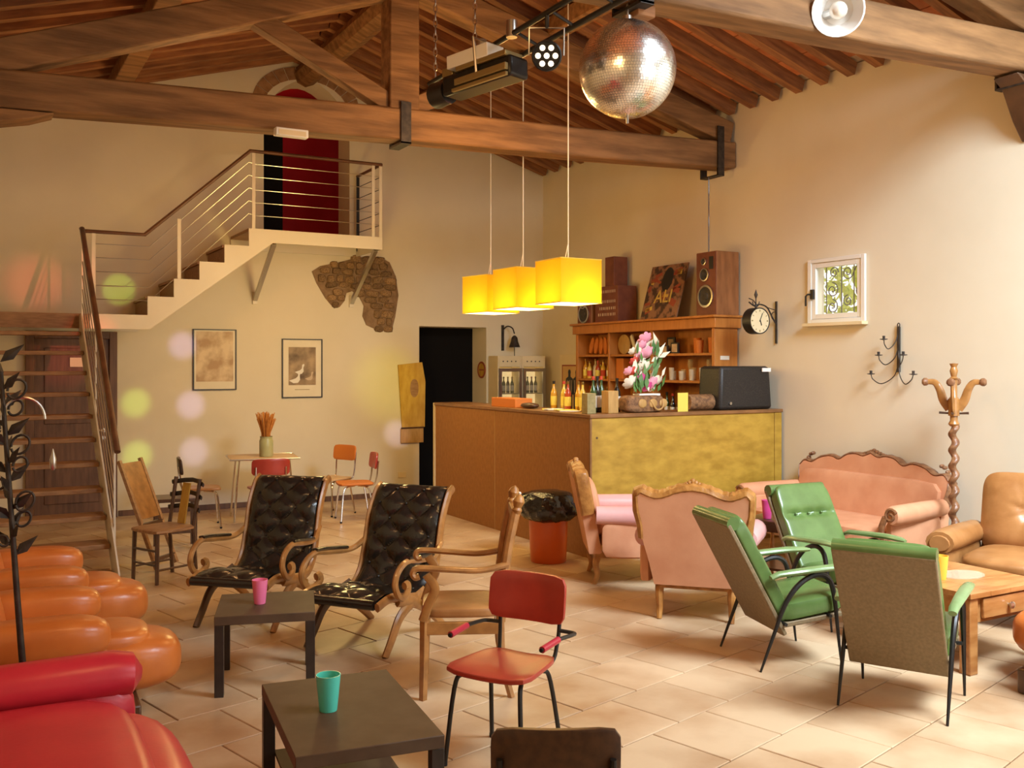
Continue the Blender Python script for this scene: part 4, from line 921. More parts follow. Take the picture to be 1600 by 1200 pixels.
# framed photographs and orange cups on the top shelf
for i, (y, z, m1) in enumerate(((9.38, .20, 'photo_dark'), (9.20, .13, 'photo_sepia'), (9.40, .10, 'photo_sepia'))):
    xx = 7.52 if i == 0 else 7.43
    b = thing('photo_frame', ['tall framed photograph on the top shelf of the end bay', 'square framed photograph next to the orange cups', 'small framed photograph leaning before the tall one'][i], 'photo frame', (xx, y, SH[2]+.001), 0, 'framed photographs')
    MB().box((0, 0, z/2), (.02, .14 if i else .15, z)).build('frame', 'black_paint', b); MB().box((-.0115, 0, z/2), (.002, .10, z*.75)).build('picture', m1, b)
for i in range(4): gl((7.45+.08*(i % 2), 8.52+i*.13, SH[2]+.001), .15+.03*(i % 2), .05, 'carton_orange', 'orange cups', 'orange ceramic cup on the top shelf of the end bay')
# wooden figures in the far bay
for i, (y, a) in enumerate(((10.56, -22), (10.68, -8), (10.80, 10), (10.93, 24), (11.05, 34))):
    tag(MB().prism([(-.02, 0), (.02, 0), (.045, .09), (.03, .19), (.0, .23), (-.03, .19), (-.045, .10)], -.012, .012, T(7.46, y, SH[2]+.006+abs(a)*.0006) @ R(90, 'Z') @ R(90, 'X') @ R(a*.6, 'Z')).build('wooden_figure', 'carton_orange'), 'orange wooden carved blade fanned out on the top shelf', 'carving', 'fan of carved blades')
tag(MB().lathe([(.12, -.012), (.128, -.008), (.128, .008), (.10, .012), (.001, .012)], 24, T(7.46, 10.27, SH[2]+.13) @ R(90, 'Y')).build('round_board', 'wood_block'), 'round wooden board standing on the top shelf', 'board')
for i, (y, a) in enumerate(((10.03, -24), (9.90, 6), (9.78, -8), (9.66, 10))):
    tag(MB().box((0, 0, .12), (.02, .05, .25), T(7.47, y, SH[2]+.02) @ R(a, 'X')).build('wooden_stick', 'wood_block' if i % 2 else 'paper'), 'loose crossed wooden slat on the top shelf behind the flowers', 'wood slat', 'crossed slats')
tag(MB().b2((7.42, 10.24, SH[1]+.002), (7.58, 10.40, SH[1]+.27)).build('tall_carton', 'carton_orange', bev=.003), 'tall orange carton between the bottles and the flowers', 'carton')

# on top of the bookcase
def speaker(label, loc, w, d, h, fm):
    s = thing('loudspeaker', label, 'loudspeaker', loc)
    MB().b2((-d/2, -w/2, 0), (d/2, w/2, h)).build('cabinet', 'speaker_wood', s, bev=.004); MB().b2((-d/2-.008, -w/2+.008, .008), (-d/2, w/2-.008, h-.008)).build('baffle', fm, s)
    x = -d/2-.009
    for y, z, r in ((0, h*.30, w*.38), (.02, h*.64, w*.22), (.03, h*.85, w*.12)):
        MB().lathe([(r*.82, 0), (r, 0), (r, .014), (r*.82, .016)], 24, T(x, y, z) @ R(-90, 'Y'), ring=True).build('driver_ring', 'steel', s)
        MB().lathe([(r*.82, .004), (r*.8, .006), (r*.35, .001), (r*.3, .010), (.001, .014)], 24, T(x, y, z) @ R(-90, 'Y')).build('driver_cone', 'speaker_cone', s)
    MB().b2((x-.002, -w*.36, h*.72), (x+.001, -w*.16, h*.92)).build('name_plate', 'black_paint', s)
speaker('tall wooden loudspeaker with three round drivers at the near end of the bookcase top', (7.505, 8.53, KZ+.001), .34, .33, .72, 'speaker_front')
speaker('wooden loudspeaker partly behind the hanging lamps on the bookcase top', (7.50, 11.02, KZ+.001), .33, .32, .42, 'speaker_front')
b = thing('record_crate', 'brown box with faded lettering on the bookcase top', 'box', (7.50, 10.52, KZ+.001), 0)
MB().b2((-.15, -.26, 0), (.15, .26, .47)).build('body', 'speaker_front', b, bev=.004)
rr2 = random.Random(4); pm = MB()
for r_, z in enumerate((.40, .27, .18, .10)):
    y = -.20
    while y < .17:
        w = rr2.uniform(.015, .04); pm.b2((-.153, y, z-.018), (-.1505, y+w*.5, z+.018)); y += w+.012
pm.build('faded_print', 'print_pale', b)
tag(MB().b2((7.40, 10.42, KZ+.474), (7.62, 10.62, KZ+.86)).build('upright_box', 'speaker_front', bev=.004), 'narrow dark box standing on the lettered box', 'box')
b = thing('painted_panel', 'dark painted panel with yellow letters leaning on the wall above the bookcase', 'painting', (7.36, 9.44, KZ+.004)); Mp = R(16.5, 'Y')
MB().box((0, 0, .345), (.016, .70, .69), Mp).build('board', 'poster_dark', b)
MB().prism([(.10*cos(i*pi/8), .155*sin(i*pi/8)) for i in range(16)], 0, .004, Mp @ T(-.0082, -.02, .50) @ R(-90, 'Y') @ R(90, 'Z')).build('painted_figure', 'black_paint', b)
rr3 = random.Random(9)
for k in range(16):
    y = rr3.uniform(-.30, .30); z = rr3.uniform(.06, .63)
    if abs(y+.02) < .12 and .3 < z: continue
    MB().box((0, 0, 0), (.003, rr3.uniform(.05, .14), rr3.uniform(.03, .09)), Mp @ T(-.0095, y, z) @ R(rr3.uniform(-25, 25), 'X')).build('painted_patch', rr3.choice(['print_red', 'print_yellow', 'print_pale', 'print_red']), b)
lettering('ALI', .24, 'print_yellow', Mp @ T(-.014, -.02, .27) @ R(-90, 'Z') @ R(90, 'X'), b)
cb = MB().cyl((XR-.30, 8.56, 4.0), (XR-.30, 8.56, KZ+.73), .007, 6); tag(cb.build('speaker_cable', 'dark_wood'), 'thin brown cable dropping from the truss end to the loudspeaker', 'cable')

# fridges and poster
for i, (a, b_) in enumerate(((6.75, 7.15), (7.155, 7.555))):
    f = thing('bottle_fridge', ['cream glass-door bottle fridge beside the dark doorway', 'cream glass-door bottle fridge next to the wall poster'][i], 'fridge', ((a+b_)/2, 12.54, 0), 0, 'bottle fridges'); w = (b_-a)/2; D = .14
    fb = MB(); fb.b2((-w, -D, 0), (-w+.03, D, 1.98)); fb.b2((w-.03, -D, 0), (w, D, 1.98)); fb.b2((-w+.03, D-.03, 0), (w-.03, D, 1.98)); fb.b2((-w+.03, -D, 1.82), (w-.03, D-.03, 1.98)); fb.b2((-w+.03, -D, 0), (w-.03, D-.03, .3)); fb.build('cabinet', 'cream', f, bev=.003)
    fd = MB(); fd.b2((-w+.01, -D-.03, .32), (-w+.055, -D-.002, 1.80)); fd.b2((w-.055, -D-.03, .32), (w-.01, -D-.002, 1.80)); fd.b2((-w+.055, -D-.03, 1.75), (w-.055, -D-.002, 1.80)); fd.b2((-w+.055, -D-.03, .32), (w-.055, -D-.002, .37)); dr = fd.build('door', 'steel', f)
    MB().b2((-w+.055, -D-.018, .37), (w-.055, -D-.012, 1.75)).build('pane', 'fridge_glass', dr)
    MB().b2((-w+.032, D-.036, .31), (w-.032, D-.032, 1.80)).build('lit_liner', 'fridge_glow', f)
    for z in (.7, 1.05, 1.42): MB().b2((-w+.035, -D+.02, z), (w-.035, D-.04, z+.012)).build('shelf', 'steel', f)
    for k in range(4): MB().cyl((-w+.09+k*.07, -D-.004, 1.90), (-w+.09+k*.07, -D+.001, 1.90), .010, 8).build('knob', 'black_paint', f)
    for k in range(4): bottle('dark bottle on a shelf inside the glass-door fridge', ['dark_glass', 'green_glass'][k % 2], 'label_white', ((a+b_)/2-.10+.07*k, 12.53, 1.434), .24, .028, 'bottles in the fridges')
b = thing('poster_panel', 'cream panel with a poster of two standing men beside the bookcase', 'poster', (XR-.06, 11.72, .95))
MB().b2((-.03, -.36, 0), (.055, .36, 1.05)).build('panel', 'cream', b, bev=.004); MB().b2((-.034, -.27, .12), (-.0305, .27, .88)).build('print', 'poster_warm', b)
MB().b2((-.0355, -.29, .10), (-.0342, -.27, .90)).b2((-.0355, .27, .10), (-.0342, .29, .90)).b2((-.0355, -.27, .88), (-.0342, .27, .90)).b2((-.0355, -.27, .10), (-.0342, .27, .12)).build('border', 'print_red', b)
for y in (.09, -.10):
    fg = MB(); Mx = T(-.0345, y, .14) @ R(-90, 'Z') @ R(90, 'X')
    fg.prism([(-.07, 0), (-.02, 0), (0, .28), (.02, 0), (.07, 0), (.075, .33), (.10, .34), (.09, .56), (.03, .59), (.03, .62), (-.03, .62), (-.03, .59), (-.09, .56), (-.10, .34), (-.075, .33)], 0, .002, Mx); fg.prism([(.035*cos(i*pi/5), .65+.045*sin(i*pi/5)) for i in range(10)], 0, .002, Mx); fg.build('printed_figure', 'black_paint', b)
    for k in (-2, 0, 2): MB().prism([(k*.025-.007, .36), (k*.025+.007, .36), (k*.025+.007, .54), (k*.025-.007, .54)], .002, .003, Mx).build('printed_stripe', 'print_pale', b)
# round sign on the reveal and iron bell on the wall
p = on_x(760, 578, DX1)
s = thing('round_sign', 'small round ringed sign on the side of the dark doorway', 'sign', (DX1-.001, YB+.14, p.z)); MB().lathe([(.10, 0), (.125, 0), (.125, .012), (.10, .012)], 24, R(-90, 'Y'), ring=True).build('ring', 'print_red', s); MB().lathe([(.10, 0), (.10, .006), (.001, .006)], 24, R(-90, 'Y')).build('disc', 'yellow_board', s)
MB().b2((-.009, -.07, -.01), (-.006, .07, .01)).build('printed_band', 'print_red', s)
p = on_y(785, 528, YB)
s = thing('wall_bell', 'black iron wall bell on a bracket above the fridges', 'bell', (p.x, YB-.002, p.z))
MB().b2((-.02, -.015, -.19), (.02, 0, .19)).build('wall_plate', 'iron', s); MB().tube(spline([(0, -.01, .12), (.03, -.10, .17), (.08, -.16, .14), (.11, -.17, .06)], 5), .010, 6).build('bracket', 'iron', s)
MB().lathe([(.085, -.14), (.08, -.13), (.055, -.06), (.045, .0), (.02, .03), (.001, .035)], 14, T(.11, -.17, 0)).build('bell', 'iron', s); MB().cyl((.11, -.17, -.13), (.11, -.17, -.30), .005, 6).build('cord', 'rubber', s)

# things on the counter
Z = BH+.001
def onbar(px, h=0): return None
def blk(name, label, cat, px, X, w, d, h, m, z=Z):
    p = on_x(px, 600, X); return tag(MB().b2((X-d/2, p.y-w/2, z), (X+d/2, p.y+w/2, z+h)).build(name, m, bev=.003), label, cat)
def yb(px, Y): return on_y(px, 600, Y).x
Yc = BY+.14
x = yb(920, Yc); tag(MB().b2((x-.05, Yc-.05, Z), (x+.05, Yc+.05, Z+.20)).build('napkin_tower', 'olive_block', bev=.004), 'olive coloured upright block at the corner of the bar', 'dispenser')
x = yb(953, Yc); tag(MB().b2((x-.06, Yc-.06, Z), (x+.06, Yc+.06, Z+.22)).build('wood_dispenser', 'wood_block', bev=.004), 'pale wooden upright block beside the counter bottles', 'dispenser')
for k, px in enumerate((927, 936, 945)): bottle(['dark green bottle beside the olive block on the bar', 'black bottle in the middle between the upright blocks on the bar', 'dark green bottle beside the pale wooden block on the bar'][k], 'dark_glass' if k % 2 else 'green_glass', 'label_white', (yb(px, Yc+.16), Yc+.16+.03*k, Z), .36, .034, 'bottles on the bar')
bottle('dark bottle beside the flower basket on the bar', 'dark_glass', 'label_white', (yb(965, Yc+.16), Yc+.17, Z), .34, .036)
for k in range(5): bottle(['golden', 'amber', 'red'][k % 3]+' liqueur bottle standing on the long arm of the bar', ['gold_liquor', 'amber', 'red_liquor'][k % 3], 'label_yellow', (BX+.32+.04*(k % 2), BY+.62+.14*k, Z), .30, .035, 'liqueur bottles on the inner bar edge')
# basket with flowers
fx = yb(1002, Yc+.02)
f = thing('flower_basket', 'flower arrangement of pink, white and magenta blooms in a dark basket on the bar', 'flowers', (fx, Yc+.02, Z))
MB().soft((0, 0, .085), (.46, .20, .17), 6, 8).build('basket', 'basket', f, weld=True); MB().b2((-.06, -.05, .165), (.20, .06, .185)).build('rim_paper', 'white_plastic', f)
MB().tube(spline([(.03, -.105, .12), (.10, -.125, .03), (.17, -.125, .05), (.18, -.11, .13)], 5), .009, 6).build('handle', 'wood_block', f)
for x_ in (-.04, .09, .22): MB().soft((x_-.02, -.10, .09), (.10, .03, .09), 2.3, 4).build('basket_knot', 'wood_block', f, weld=True)
def bloom(c, r, m):
    q = MB()
    for ring, (n, rr_, tilt) in enumerate(((7, r, 25), (6, r*.72, 50), (4, r*.4, 72))):
        for k in range(n): q.soft((rr_*.55, 0, 0), (rr_*1.0, rr_*.7, rr_*.14), 2.4, 3, T(*c) @ R(-55, 'X') @ R(360*k/n+ring*20, 'Z') @ R(-tilt, 'Y'))
    q.build('bloom', m, f, weld=True)
for c, r, m in (((.18, -.03, .60), .06, 'petal_white'), ((-.12, -.03, .60), .05, 'petal_white'), ((-.16, -.02, .40), .06, 'petal_pink'), ((.20, -.02, .30), .07, 'petal_white'), ((-.02, -.05, .30), .09, 'petal_magenta'), ((.04, -.06, .24), .07, 'petal_magenta'), ((.11, -.04, .27), .09, 'petal_pink'), ((-.14, -.03, .28), .09, 'petal_white'), ((.02, -.03, .43), .09, 'petal_white'), ((.06, -.04, .58), .085, 'petal_pink'), ((-.03, -.02, .55), .06, 'petal_pink'), ((.04, -.03, .72), .085, 'petal_pink'), ((.0, -.02, .65), .07, 'petal_pink'), ((-.09, -.02, .50), .06, 'petal_red'), ((-.10, -.02, .40), .06, 'petal_red'), ((.17, -.02, .44), .07, 'petal_white')): bloom(c, r, m)
for k in range(70):
    a = random.uniform(-.35, .5); b0 = Vector((random.uniform(-.12, .20), random.uniform(-.09, .06), random.uniform(.18, .66))); L_ = random.uniform(.10, .20)
    Mx = T(*b0) @ R(random.uniform(-30, 30), 'Z') @ R(random.uniform(-20, 70), 'Y')
    MB().add([(0, 0, 0), (.026, .004, L_*.4), (0, .008, L_), (-.026, .004, L_*.4)], [(0, 1, 2, 3)], Mx).build('leaf', random.choice(['leaf', 'leaf', 'petal_white']), f)
x = yb(1058, Yc); tag(MB().b2((x-.07, Yc-.10, Z), (x+.06, Yc-.09, Z+.19)).build('yellow_card', 'label_yellow'), 'yellow paper card standing on the bar', 'card')
x = yb(1090, Yc+.05); tag(MB().tube([(x-.15, Yc+.05, Z+.085), (x+.17, Yc+.05, Z+.085)], .083, 14).build('bread_basket', 'basket'), 'dark brown wicker roll basket lying on the bar', 'basket')
# black loudspeaker lying at the bar end
x0_, x1_ = yb(1148, BY+.1), 7.62
s = thing('stage_speaker', 'black speckled stage loudspeaker at the wall end of the bar', 'loudspeaker', (0, 0, Z))
pr = [(6.86, BY+.06), (7.60, BY+.06), (7.60, BY+.42), (6.90, BY+.42)]
MB().add([(6.84, BY+.04, 0), (7.58, BY+.04, .0), (7.60, BY+.40, 0), (6.84, BY+.40, 0), (6.87, BY+.06, .46), (7.56, BY+.06, .46), (7.57, BY+.40, .46), (6.87, BY+.40, .46)], [(3, 2, 1, 0), (4, 5, 6, 7), (0, 1, 5, 4), (1, 2, 6, 5), (2, 3, 7, 6), (3, 0, 4, 7)]).build('cabinet', 'black_speck', s, bev=.035)
MB().b2((7.43, BY+.034, .40), (7.55, BY+.046, .44)).build('badge', 'white_plastic', s); MB().cyl((6.98, BY+.026, .07), (6.98, BY+.042, .07), .016, 10).build('socket', 'steel', s)
# orange carton and papers on the long arm
tag(MB().b2((BX+.08, 9.30, Z), (BX+.30, 9.85, Z+.10)).build('orange_box', 'carton_orange', bev=.004), 'low orange box on the long arm of the bar', 'box')
for k in range(5):
    tag(MB().box((0, 0, 0), (.21, .15, .006), T(BX+.2, 8.36+k*.105, Z+.004+.0065*(k % 2)) @ R(25*k-40, 'Z')).build('paper_sheet', ['white_plastic', 'label_yellow', 'paper'][k % 3]), ['white', 'yellow', 'cream'][k % 3]+' loose paper sheet lying on the long arm of the bar', 'paper', 'papers on the bar')
tag(MB().soft((BX+.15, 9.10, Z+.032), (.14, .28, .06), 2.6, 5).build('dark_pouch', 'brown_vinyl', weld=True), 'dark brown pouch lying among the bar papers', 'pouch')

# waste bin with black bag
t = thing('waste_bin', 'orange waste bin lined with a crumpled black bag in front of the bar', 'waste bin', (4.80, 7.82, 0))
MB().lathe([(.165, 0), (.17, .01), (.185, .42), (.18, .42), (.16, .02), (.001, .02)], 24).build('bin', 'trash_orange', t)
rb = random.Random(2)
def crump(w): n_ = 1+.07*sin(w.x*47+w.z*31)*cos(w.y*39)+rb.uniform(-.03, .03); return Vector((w.x*n_, w.y*n_, w.z))
MB().soft((0, 0, .52), (.50, .50, .30), 3.0, 12, None, crump).build('bag', 'bag_black', t, weld=False)

# ================================================================ lamps, ball, stage lights
def pendant(label, c, rz, cord_top, s=.47, h=.42, zb=2.45):
    t = thing('pendant_lamp', label, 'pendant lamp', (c[0], c[1], zb), rz, 'row of yellow box lamps over the bar')
    k = s/2
    sh = MB()
    for i in range(4):
        a = [(-k, -k), (k, -k), (k, k), (-k, k)]; p, q = a[i], a[(i+1) % 4]
        sh.add([(p[0], p[1], 0), (q[0], q[1], 0), (q[0], q[1], h), (p[0], p[1], h)], [(0, 1, 2, 3)])
    sh.add([(-k, -k, h), (k, -k, h), (k, k, h), (-k, k, h)], [(0, 1, 2, 3)])
    sh.build('shade', 'lamp_shade', t, smooth=False)
    MB().b2((-k+.02, -k+.02, -.004), (k-.02, k-.02, .002)).build('diffuser', 'lamp_glow', t)
    for i in range(4):
        a = [(-k, -k), (k, -k), (k, k), (-k, k)]; p, q = a[i], a[(i+1) % 4]; [MB().cyl((*p, z_), (*q, z_), .006, 6).build('frame_rod', 'label_yellow', t) for z_ in (0, h)]
    
    MB().tube([(0, 0, h), (.0, 0, h+.3), (0, 0, cord_top-zb)], .006, 6).build('cord', 'white_plastic', t)
    MB().tube([(-.04, 0, h), (0, 0, h+.18)], .004, 5).build('cord_tail', 'white_plastic', t)
    l = point('pendant_glow', (c[0]+.06, c[1]-.05, zb+.08), 3.2, (1.0, .74, .26), .06)
    point('pendant_glow', (c[0], c[1], zb-.06), 13, (1.0, .70, .24), .12); return t
pendant('yellow box pendant lamp nearest the bar corner', (5.17, 8.05), radians(0), zr(5.17)-.01)
pendant('yellow box pendant lamp in the middle of the row over the bar', (5.22, 9.02), radians(3), zr(5.22)-.20)
pendant('yellow box pendant lamp nearest the dark doorway', (5.33, 9.96), radians(10), zr(5.33)-.20)

# mirror ball
BC = Vector((3.56, 4.87, 3.67)); BR = .298
t = thing('mirror_ball', 'large mirror ball hung from the truss on a short chain', 'mirror ball', BC)
MB().ball((0, 0, 0), BR-.004, 48).build('core', 'steel', t)
fc = MB(); nl = 56; rq = random.Random(8)
for i in range(1, nl):
    th = pi*i/nl; n_ = max(6, int(2*nl*sin(th))); s_ = pi/nl*BR*.46
    for k in range(n_):
        ph = 2*pi*k/n_; n3 = Vector((sin(th)*cos(ph), sin(th)*sin(ph), cos(th)))
        e1 = Vector((-sin(ph), cos(ph), 0)); e2 = n3.cross(e1); nn = (n3+e1*rq.uniform(-.03, .03)+e2*rq.uniform(-.03, .03)).normalized(); e1 = (e1-nn*nn.dot(e1)).normalized(); e2 = nn.cross(e1); c = n3*BR
        fc.add([c+e1*s_*a+e2*s_*b for a, b in ((-1, -1), (1, -1), (1, 1), (-1, 1))], [(0, 1, 2, 3)])
o = fc.build('mirror_facet', 'mirror', t, smooth=False); o['kind'] = 'stuff'
MB().cyl((0, 0, -BR-.035), (0, 0, -BR+.01), .008, 8).build('bottom_stem', 'steel', t); MB().cyl((0, 0, BR-.01), (0, 0, BR+.03), .03, 12).build('top_cap', 'steel', t)
def chain(mb, p, q, pitch=.05, r=.004, w=.012):
    p, q = Vector(p), Vector(q); n = max(1, int((q-p).length/pitch)); d = (q-p)/n; dn = d.normalized()
    a = dn.cross(Vector((.3, 1, .2))).normalized(); b = dn.cross(a)
    for i in range(n):
        c = p+d*(i+.5); u = a if i % 2 else b; L_ = d.length*.66
        mb.tube([c+dn*L_*cos(x)+u*w*sin(x) for x in [2*pi*j/8 for j in range(8)]], r, 5, closed=True)
q = MB(); chain(q, (0, 0, BR+.03), (0, 0, .41-.0)); q.build('chain', 'steel', t)
MB().b2((-.06, -.06, .30), (.06, .06, .40)) ; 
MB().b2((.04, -.06, .33), (.17, .06, .405)).build('motor', 'rafter_wood', t, bev=.005)
# round reflector lamp on the near side of the truss
c = on_y(1310, 16, 4.62)
t = thing('reflector_lamp', 'round white reflector lamp fixed to the near truss', 'lamp', c); Mr = R(62, 'X') @ R(18, 'Y')
Mr = (Vector((0, 0, EYE))-c).to_track_quat('Z', 'Y').to_matrix().to_4x4()
MB().lathe([(.06, -.12), (.10, -.10), (.165, .03), (.172, .035), (.160, .035), (.095, -.08), (.001, -.085)], 28, Mr).build('reflector', 'white_plastic', t)
MB().ball((0, 0, 0), .062, 14, Mr @ T(0, 0, -.025)).build('bulb', 'lens', t); MB().tube([(c-c), Vector((.0, .12, .0))], .03, 8).build('bracket', 'steel', t)
# emergency lamp on the tie beam
p = on_y(455, 209, 8.36)
t = thing('emergency_lamp', 'white emergency light box under the long tie beam', 'lamp', p); MB().b2((-.145, -.04, -.03), (.145, .045, .04)).build('case', 'white_plastic', t, bev=.008); MB().b2((-.12, -.044, -.022), (.12, -.040, .02)).build('diffuser', 'cream', t)
MB().b2((-.10, .045, -.02), (.10, .075, .04)).build('bracket', 'steel', t)
# lighting bar with scanner and LED par
LX, LZ_ = 2.90, 3.86
t = thing('lighting_bar', 'black double stage-lighting bar hung on chains beneath the roof', 'lighting bar', (LX, 5.2, LZ_))
for dx, dz in ((0, 0), (.16, -.06)): MB().cyl((dx, -1.1, dz), (dx, 1.15, dz), .018, 10).build('pipe', 'black_metal', t)
for y in (-.9, -.5, -.1, .3, .7, 1.1): MB().cyl((0, y, 0), (.16, y, -.06), .010, 6).build('rung', 'black_metal', t)
q = MB(); chain(q, (0, 1.05, .02), (0, 1.05, 1.15)); chain(q, (.16, .75, -.03), (.16, .75, 1.15)); q.build('chain', 'steel', t)
for y in (.35, -.05): MB().lathe([(.035, -.05), (.035, .05)], 12, T(0, y, .03)).build('clamp', 'steel', t)
def img_dir(px, py, d): z = d; xc = (px-CX)/FP*z; return Vector((xc*CY+z*SY, -xc*SY+z*CY, EYE+(HZ-py)/FP*z))
A, B = img_dir(705, 140, 6.25), img_dir(812, 104, 5.85)
t = thing('scanner_light', 'brass and black scanner light with a white label hung on the lighting bar', 'stage light', A); d = B-A; ax = d.normalized(); side = ax.cross(Vector((0, 0, 1))).normalized(); up_ = side.cross(ax)
Ms = Matrix(((ax.x, side.x, up_.x, 0), (ax.y, side.y, up_.y, 0), (ax.z, side.z, up_.z, 0), (0, 0, 0, 1))); L_ = d.length
MB().box((L_/2, 0, 0), (L_, .17, .13), Ms).build('body', 'black_metal', t, bev=.02)
MB().box((L_*.60, .02, .075), (L_*.72, .16, .035), Ms).build('top_fin', 'scan_gold', t, bev=.006); MB().box((L_*.60, .095, -.01), (L_*.74, .03, .045), Ms).build('side_fin', 'scan_gold', t, bev=.006); MB().box((L_*.58, .098, -.055), (L_*.78, .02, .02), Ms).build('lower_fin', 'scan_gold', t)
MB().box((L_*.42, .03, .13), (L_*.60, .15, .085), Ms).build('label_housing', 'white_plastic', t, bev=.006)
MB().box((L_*.02, -.01, .10), (L_*.16, .11, .06), Ms).build('housing_end', 'scan_gold', t, bev=.006)
MB().lathe([(.075, 0), (.085, -.12), (.08, -.13), (.06, -.12), (.001, -.10)], 16, Ms @ T(-.02, 0, -.01) @ R(90, 'Y')).build('lens_barrel', 'black_paint', t)
MB().tube([Ms @ Vector((L_*.55, .10, 0)), Ms @ Vector((L_*.55, .12, .22)), Ms @ Vector((L_*.55, -.12, .22)), Ms @ Vector((L_*.55, -.10, 0))], .010, 6).build('yoke', 'steel', t)
c = img_dir(854, 87, 5.6)
t = thing('led_par', 'round seven-lens LED stage light in a yoke on the lighting bar', 'stage light', c)
Mr = (Vector((0.3, 0, 1.6))-c).to_track_quat('Z', 'Y').to_matrix().to_4x4()
MB().lathe([(.05, -.14), (.082, -.10), (.088, .02), (.080, .025), (.076, .012), (.001, .010)], 20, Mr).build('housing', 'black_metal', t)
for k in range(7):
    a = k*pi/3; r_ = 0 if k == 6 else .050
    MB().lathe([(.017, 0), (.017, .006), (.009, .012), (.001, .012)], 10, Mr @ T(r_*cos(a), r_*sin(a), .012)).build('led_lens', 'led_glow', t)
MB().tube([Mr @ Vector(v) for v in ((-.10, 0, -.03), (-.10, .15, -.03), (.10, .15, -.03), (.10, 0, -.03))], .006, 6).build('yoke', 'steel', t); MB().tube([Mr @ Vector((0, .15, -.03)), Mr @ Vector((0, .24, -.03))], .012, 6).build('clamp', 'black_metal', t)
LP = c
# coloured pools thrown on the back wall by the stage lights
for px, py, col, pw in ((285, 540, (.55, .45, 1), 30), (298, 633, (.55, .48, 1), 34), (303, 706, (.62, .55, 1), 30), (212, 630, (.55, 1, .12), 30), (214, 712, (.6, 1, .15), 34), (620, 678, (.75, .66, 1), 30)):
    tg = on_y(px, py, YB); spot('stage_beam', (LP.x-.05, LP.y+.22, LP.z-.08), tg, 3.1, pw*36, col, .9, .03)
tg = on_y(186, 452, YB); spot('stage_beam', (LP.x-.05, LP.y+.22, LP.z-.08), tg, 3.1, 800, (.6, 1, .1), .5, .03)
tg = on_y(55, 440, YB); spot('stage_beam', (LP.x-.05, LP.y+.22, LP.z-.08), tg, 6, 900, (1, .16, .10), 1, .05)
tg = on_y(95, 560, YB); spot('stage_beam', (LP.x-.05, LP.y+.22, LP.z-.08), tg, 6, 900, (1, .12, .08), 1, .05)

tg = on_y(606, 600, YB); spot('stage_beam', (LP.x-.05, LP.y+.22, LP.z-.08), tg, 9, 520, (.95, 1, .08), 1, .05)
# ================================================================ right wall pieces
p = on_x(1215, 515, XR)
t = thing('station_clock', 'double-faced black station clock on a scrolled wall bracket', 'clock', (XR-.002, 7.80, 2.34))
MB().b2((-.012, -.012, -.26), (0, .012, .20)).build('wall_bar', 'iron', t)
MB().tube(spline([(-.006, 0, -.05), (-.06, 0, .02), (-.14, 0, .13), (-.25, 0, .16), (-.32, 0, .14), (-.40, 0, .18)], 6), .008, 6).build('scroll_arm', 'iron', t); MB().tube([(-.03+.045*cos(a*pi/6), 0, .04+.045*sin(a*pi/6)) for a in range(12)], .005, 5, closed=True).build('scroll_ring', 'iron', t)
MB().tube([(-.006, 0, .10), (-.16, 0, .135)], .005, 5).build('tie_rod', 'iron', t)
Cc = T(-.30, 0, -.02); RC = .142
MB().lathe([(RC-.012, -.06), (RC, -.062), (RC, .062), (RC-.012, .06)], 28, Cc @ R(90, 'X'), ring=True).build('drum', 'black_paint', t)
for s in (1, -1):
    fcx = MB().lathe([(RC-.01, 0), (RC-.012, .003), (.001, .003)], 28, Cc @ T(0, -s*.056, 0) @ R(90*s, 'X')).build('dial', 'cream', t)
    hd = MB(); Mh = Cc @ T(0, -s*.061, 0) @ R(90*s, 'X'); hd.box((.02, .04, 0), (.009, .10, .003), Mh @ R(-25, 'Z') @ T(-.02, 0, 0)); hd.box((.006, -.025, 0), (.012, .06, .003), Mh @ R(20, 'Z')); hd.build('hand', 'black_paint', fcx)
    for k in range(12): MB().box((0, .108, 0), (.008 if k % 3 else .014, .02, .002), Mh @ R(30*k, 'Z')).build('hour_mark', 'olive_block', fcx)
MB().lathe([(.012, .12), (.016, .15), (.006, .17), (.006, .22), (.020, .26), (.001, .32)], 10, T(-.30, 0, 0)).build('finial', 'iron', t)
for s in (-1, 1): MB().tube(spline([(-.30, 0, .13), (-.30+s*.035, 0, .15), (-.30+s*.05, 0, .19)], 4), .006, 5).build('finial_leaf', 'iron', t)
MB().tube(spline([(-.30, 0, .16), (-.34, 0, .20), (-.40, 0, .22)], 4), .006, 5).build('finial_leaf', 'iron', t)
# candle sconce
t = thing('candle_sconce', 'black wrought iron wall candle holder with five curved arms', 'sconce', (XR-.02, 6.20, 1.66))
MB().b2((-.01, -.012, .12), (.012, .012, .55)).build('stem', 'iron', t); MB().tube([(0, .014*cos(a*pi/5), .565+.018*sin(a*pi/5)) for a in range(10)], .005, 5, closed=True).build('hook', 'iron', t)
for y, z, x in ((.26, .10, -.06), (-.22, .10, -.06), (.17, .28, -.06), (-.11, .28, -.06), (.10, .43, -.07)):
    MB().tube(spline([(0, 0, z+.10), (x*.3, y*.15, z-.02), (x, y*.55, z-.09), (x*1.2, y*.9, z-.05), (x*1.2, y, z)], 5), .005, 5).build('arm', 'iron', t)
    MB().lathe([(.008, -.005), (.036, .0), (.036, .006), (.012, .008), (.013, .035), (.001, .035)], 12, T(x*1.2, y, z)).build('candle_dish', 'iron', t)
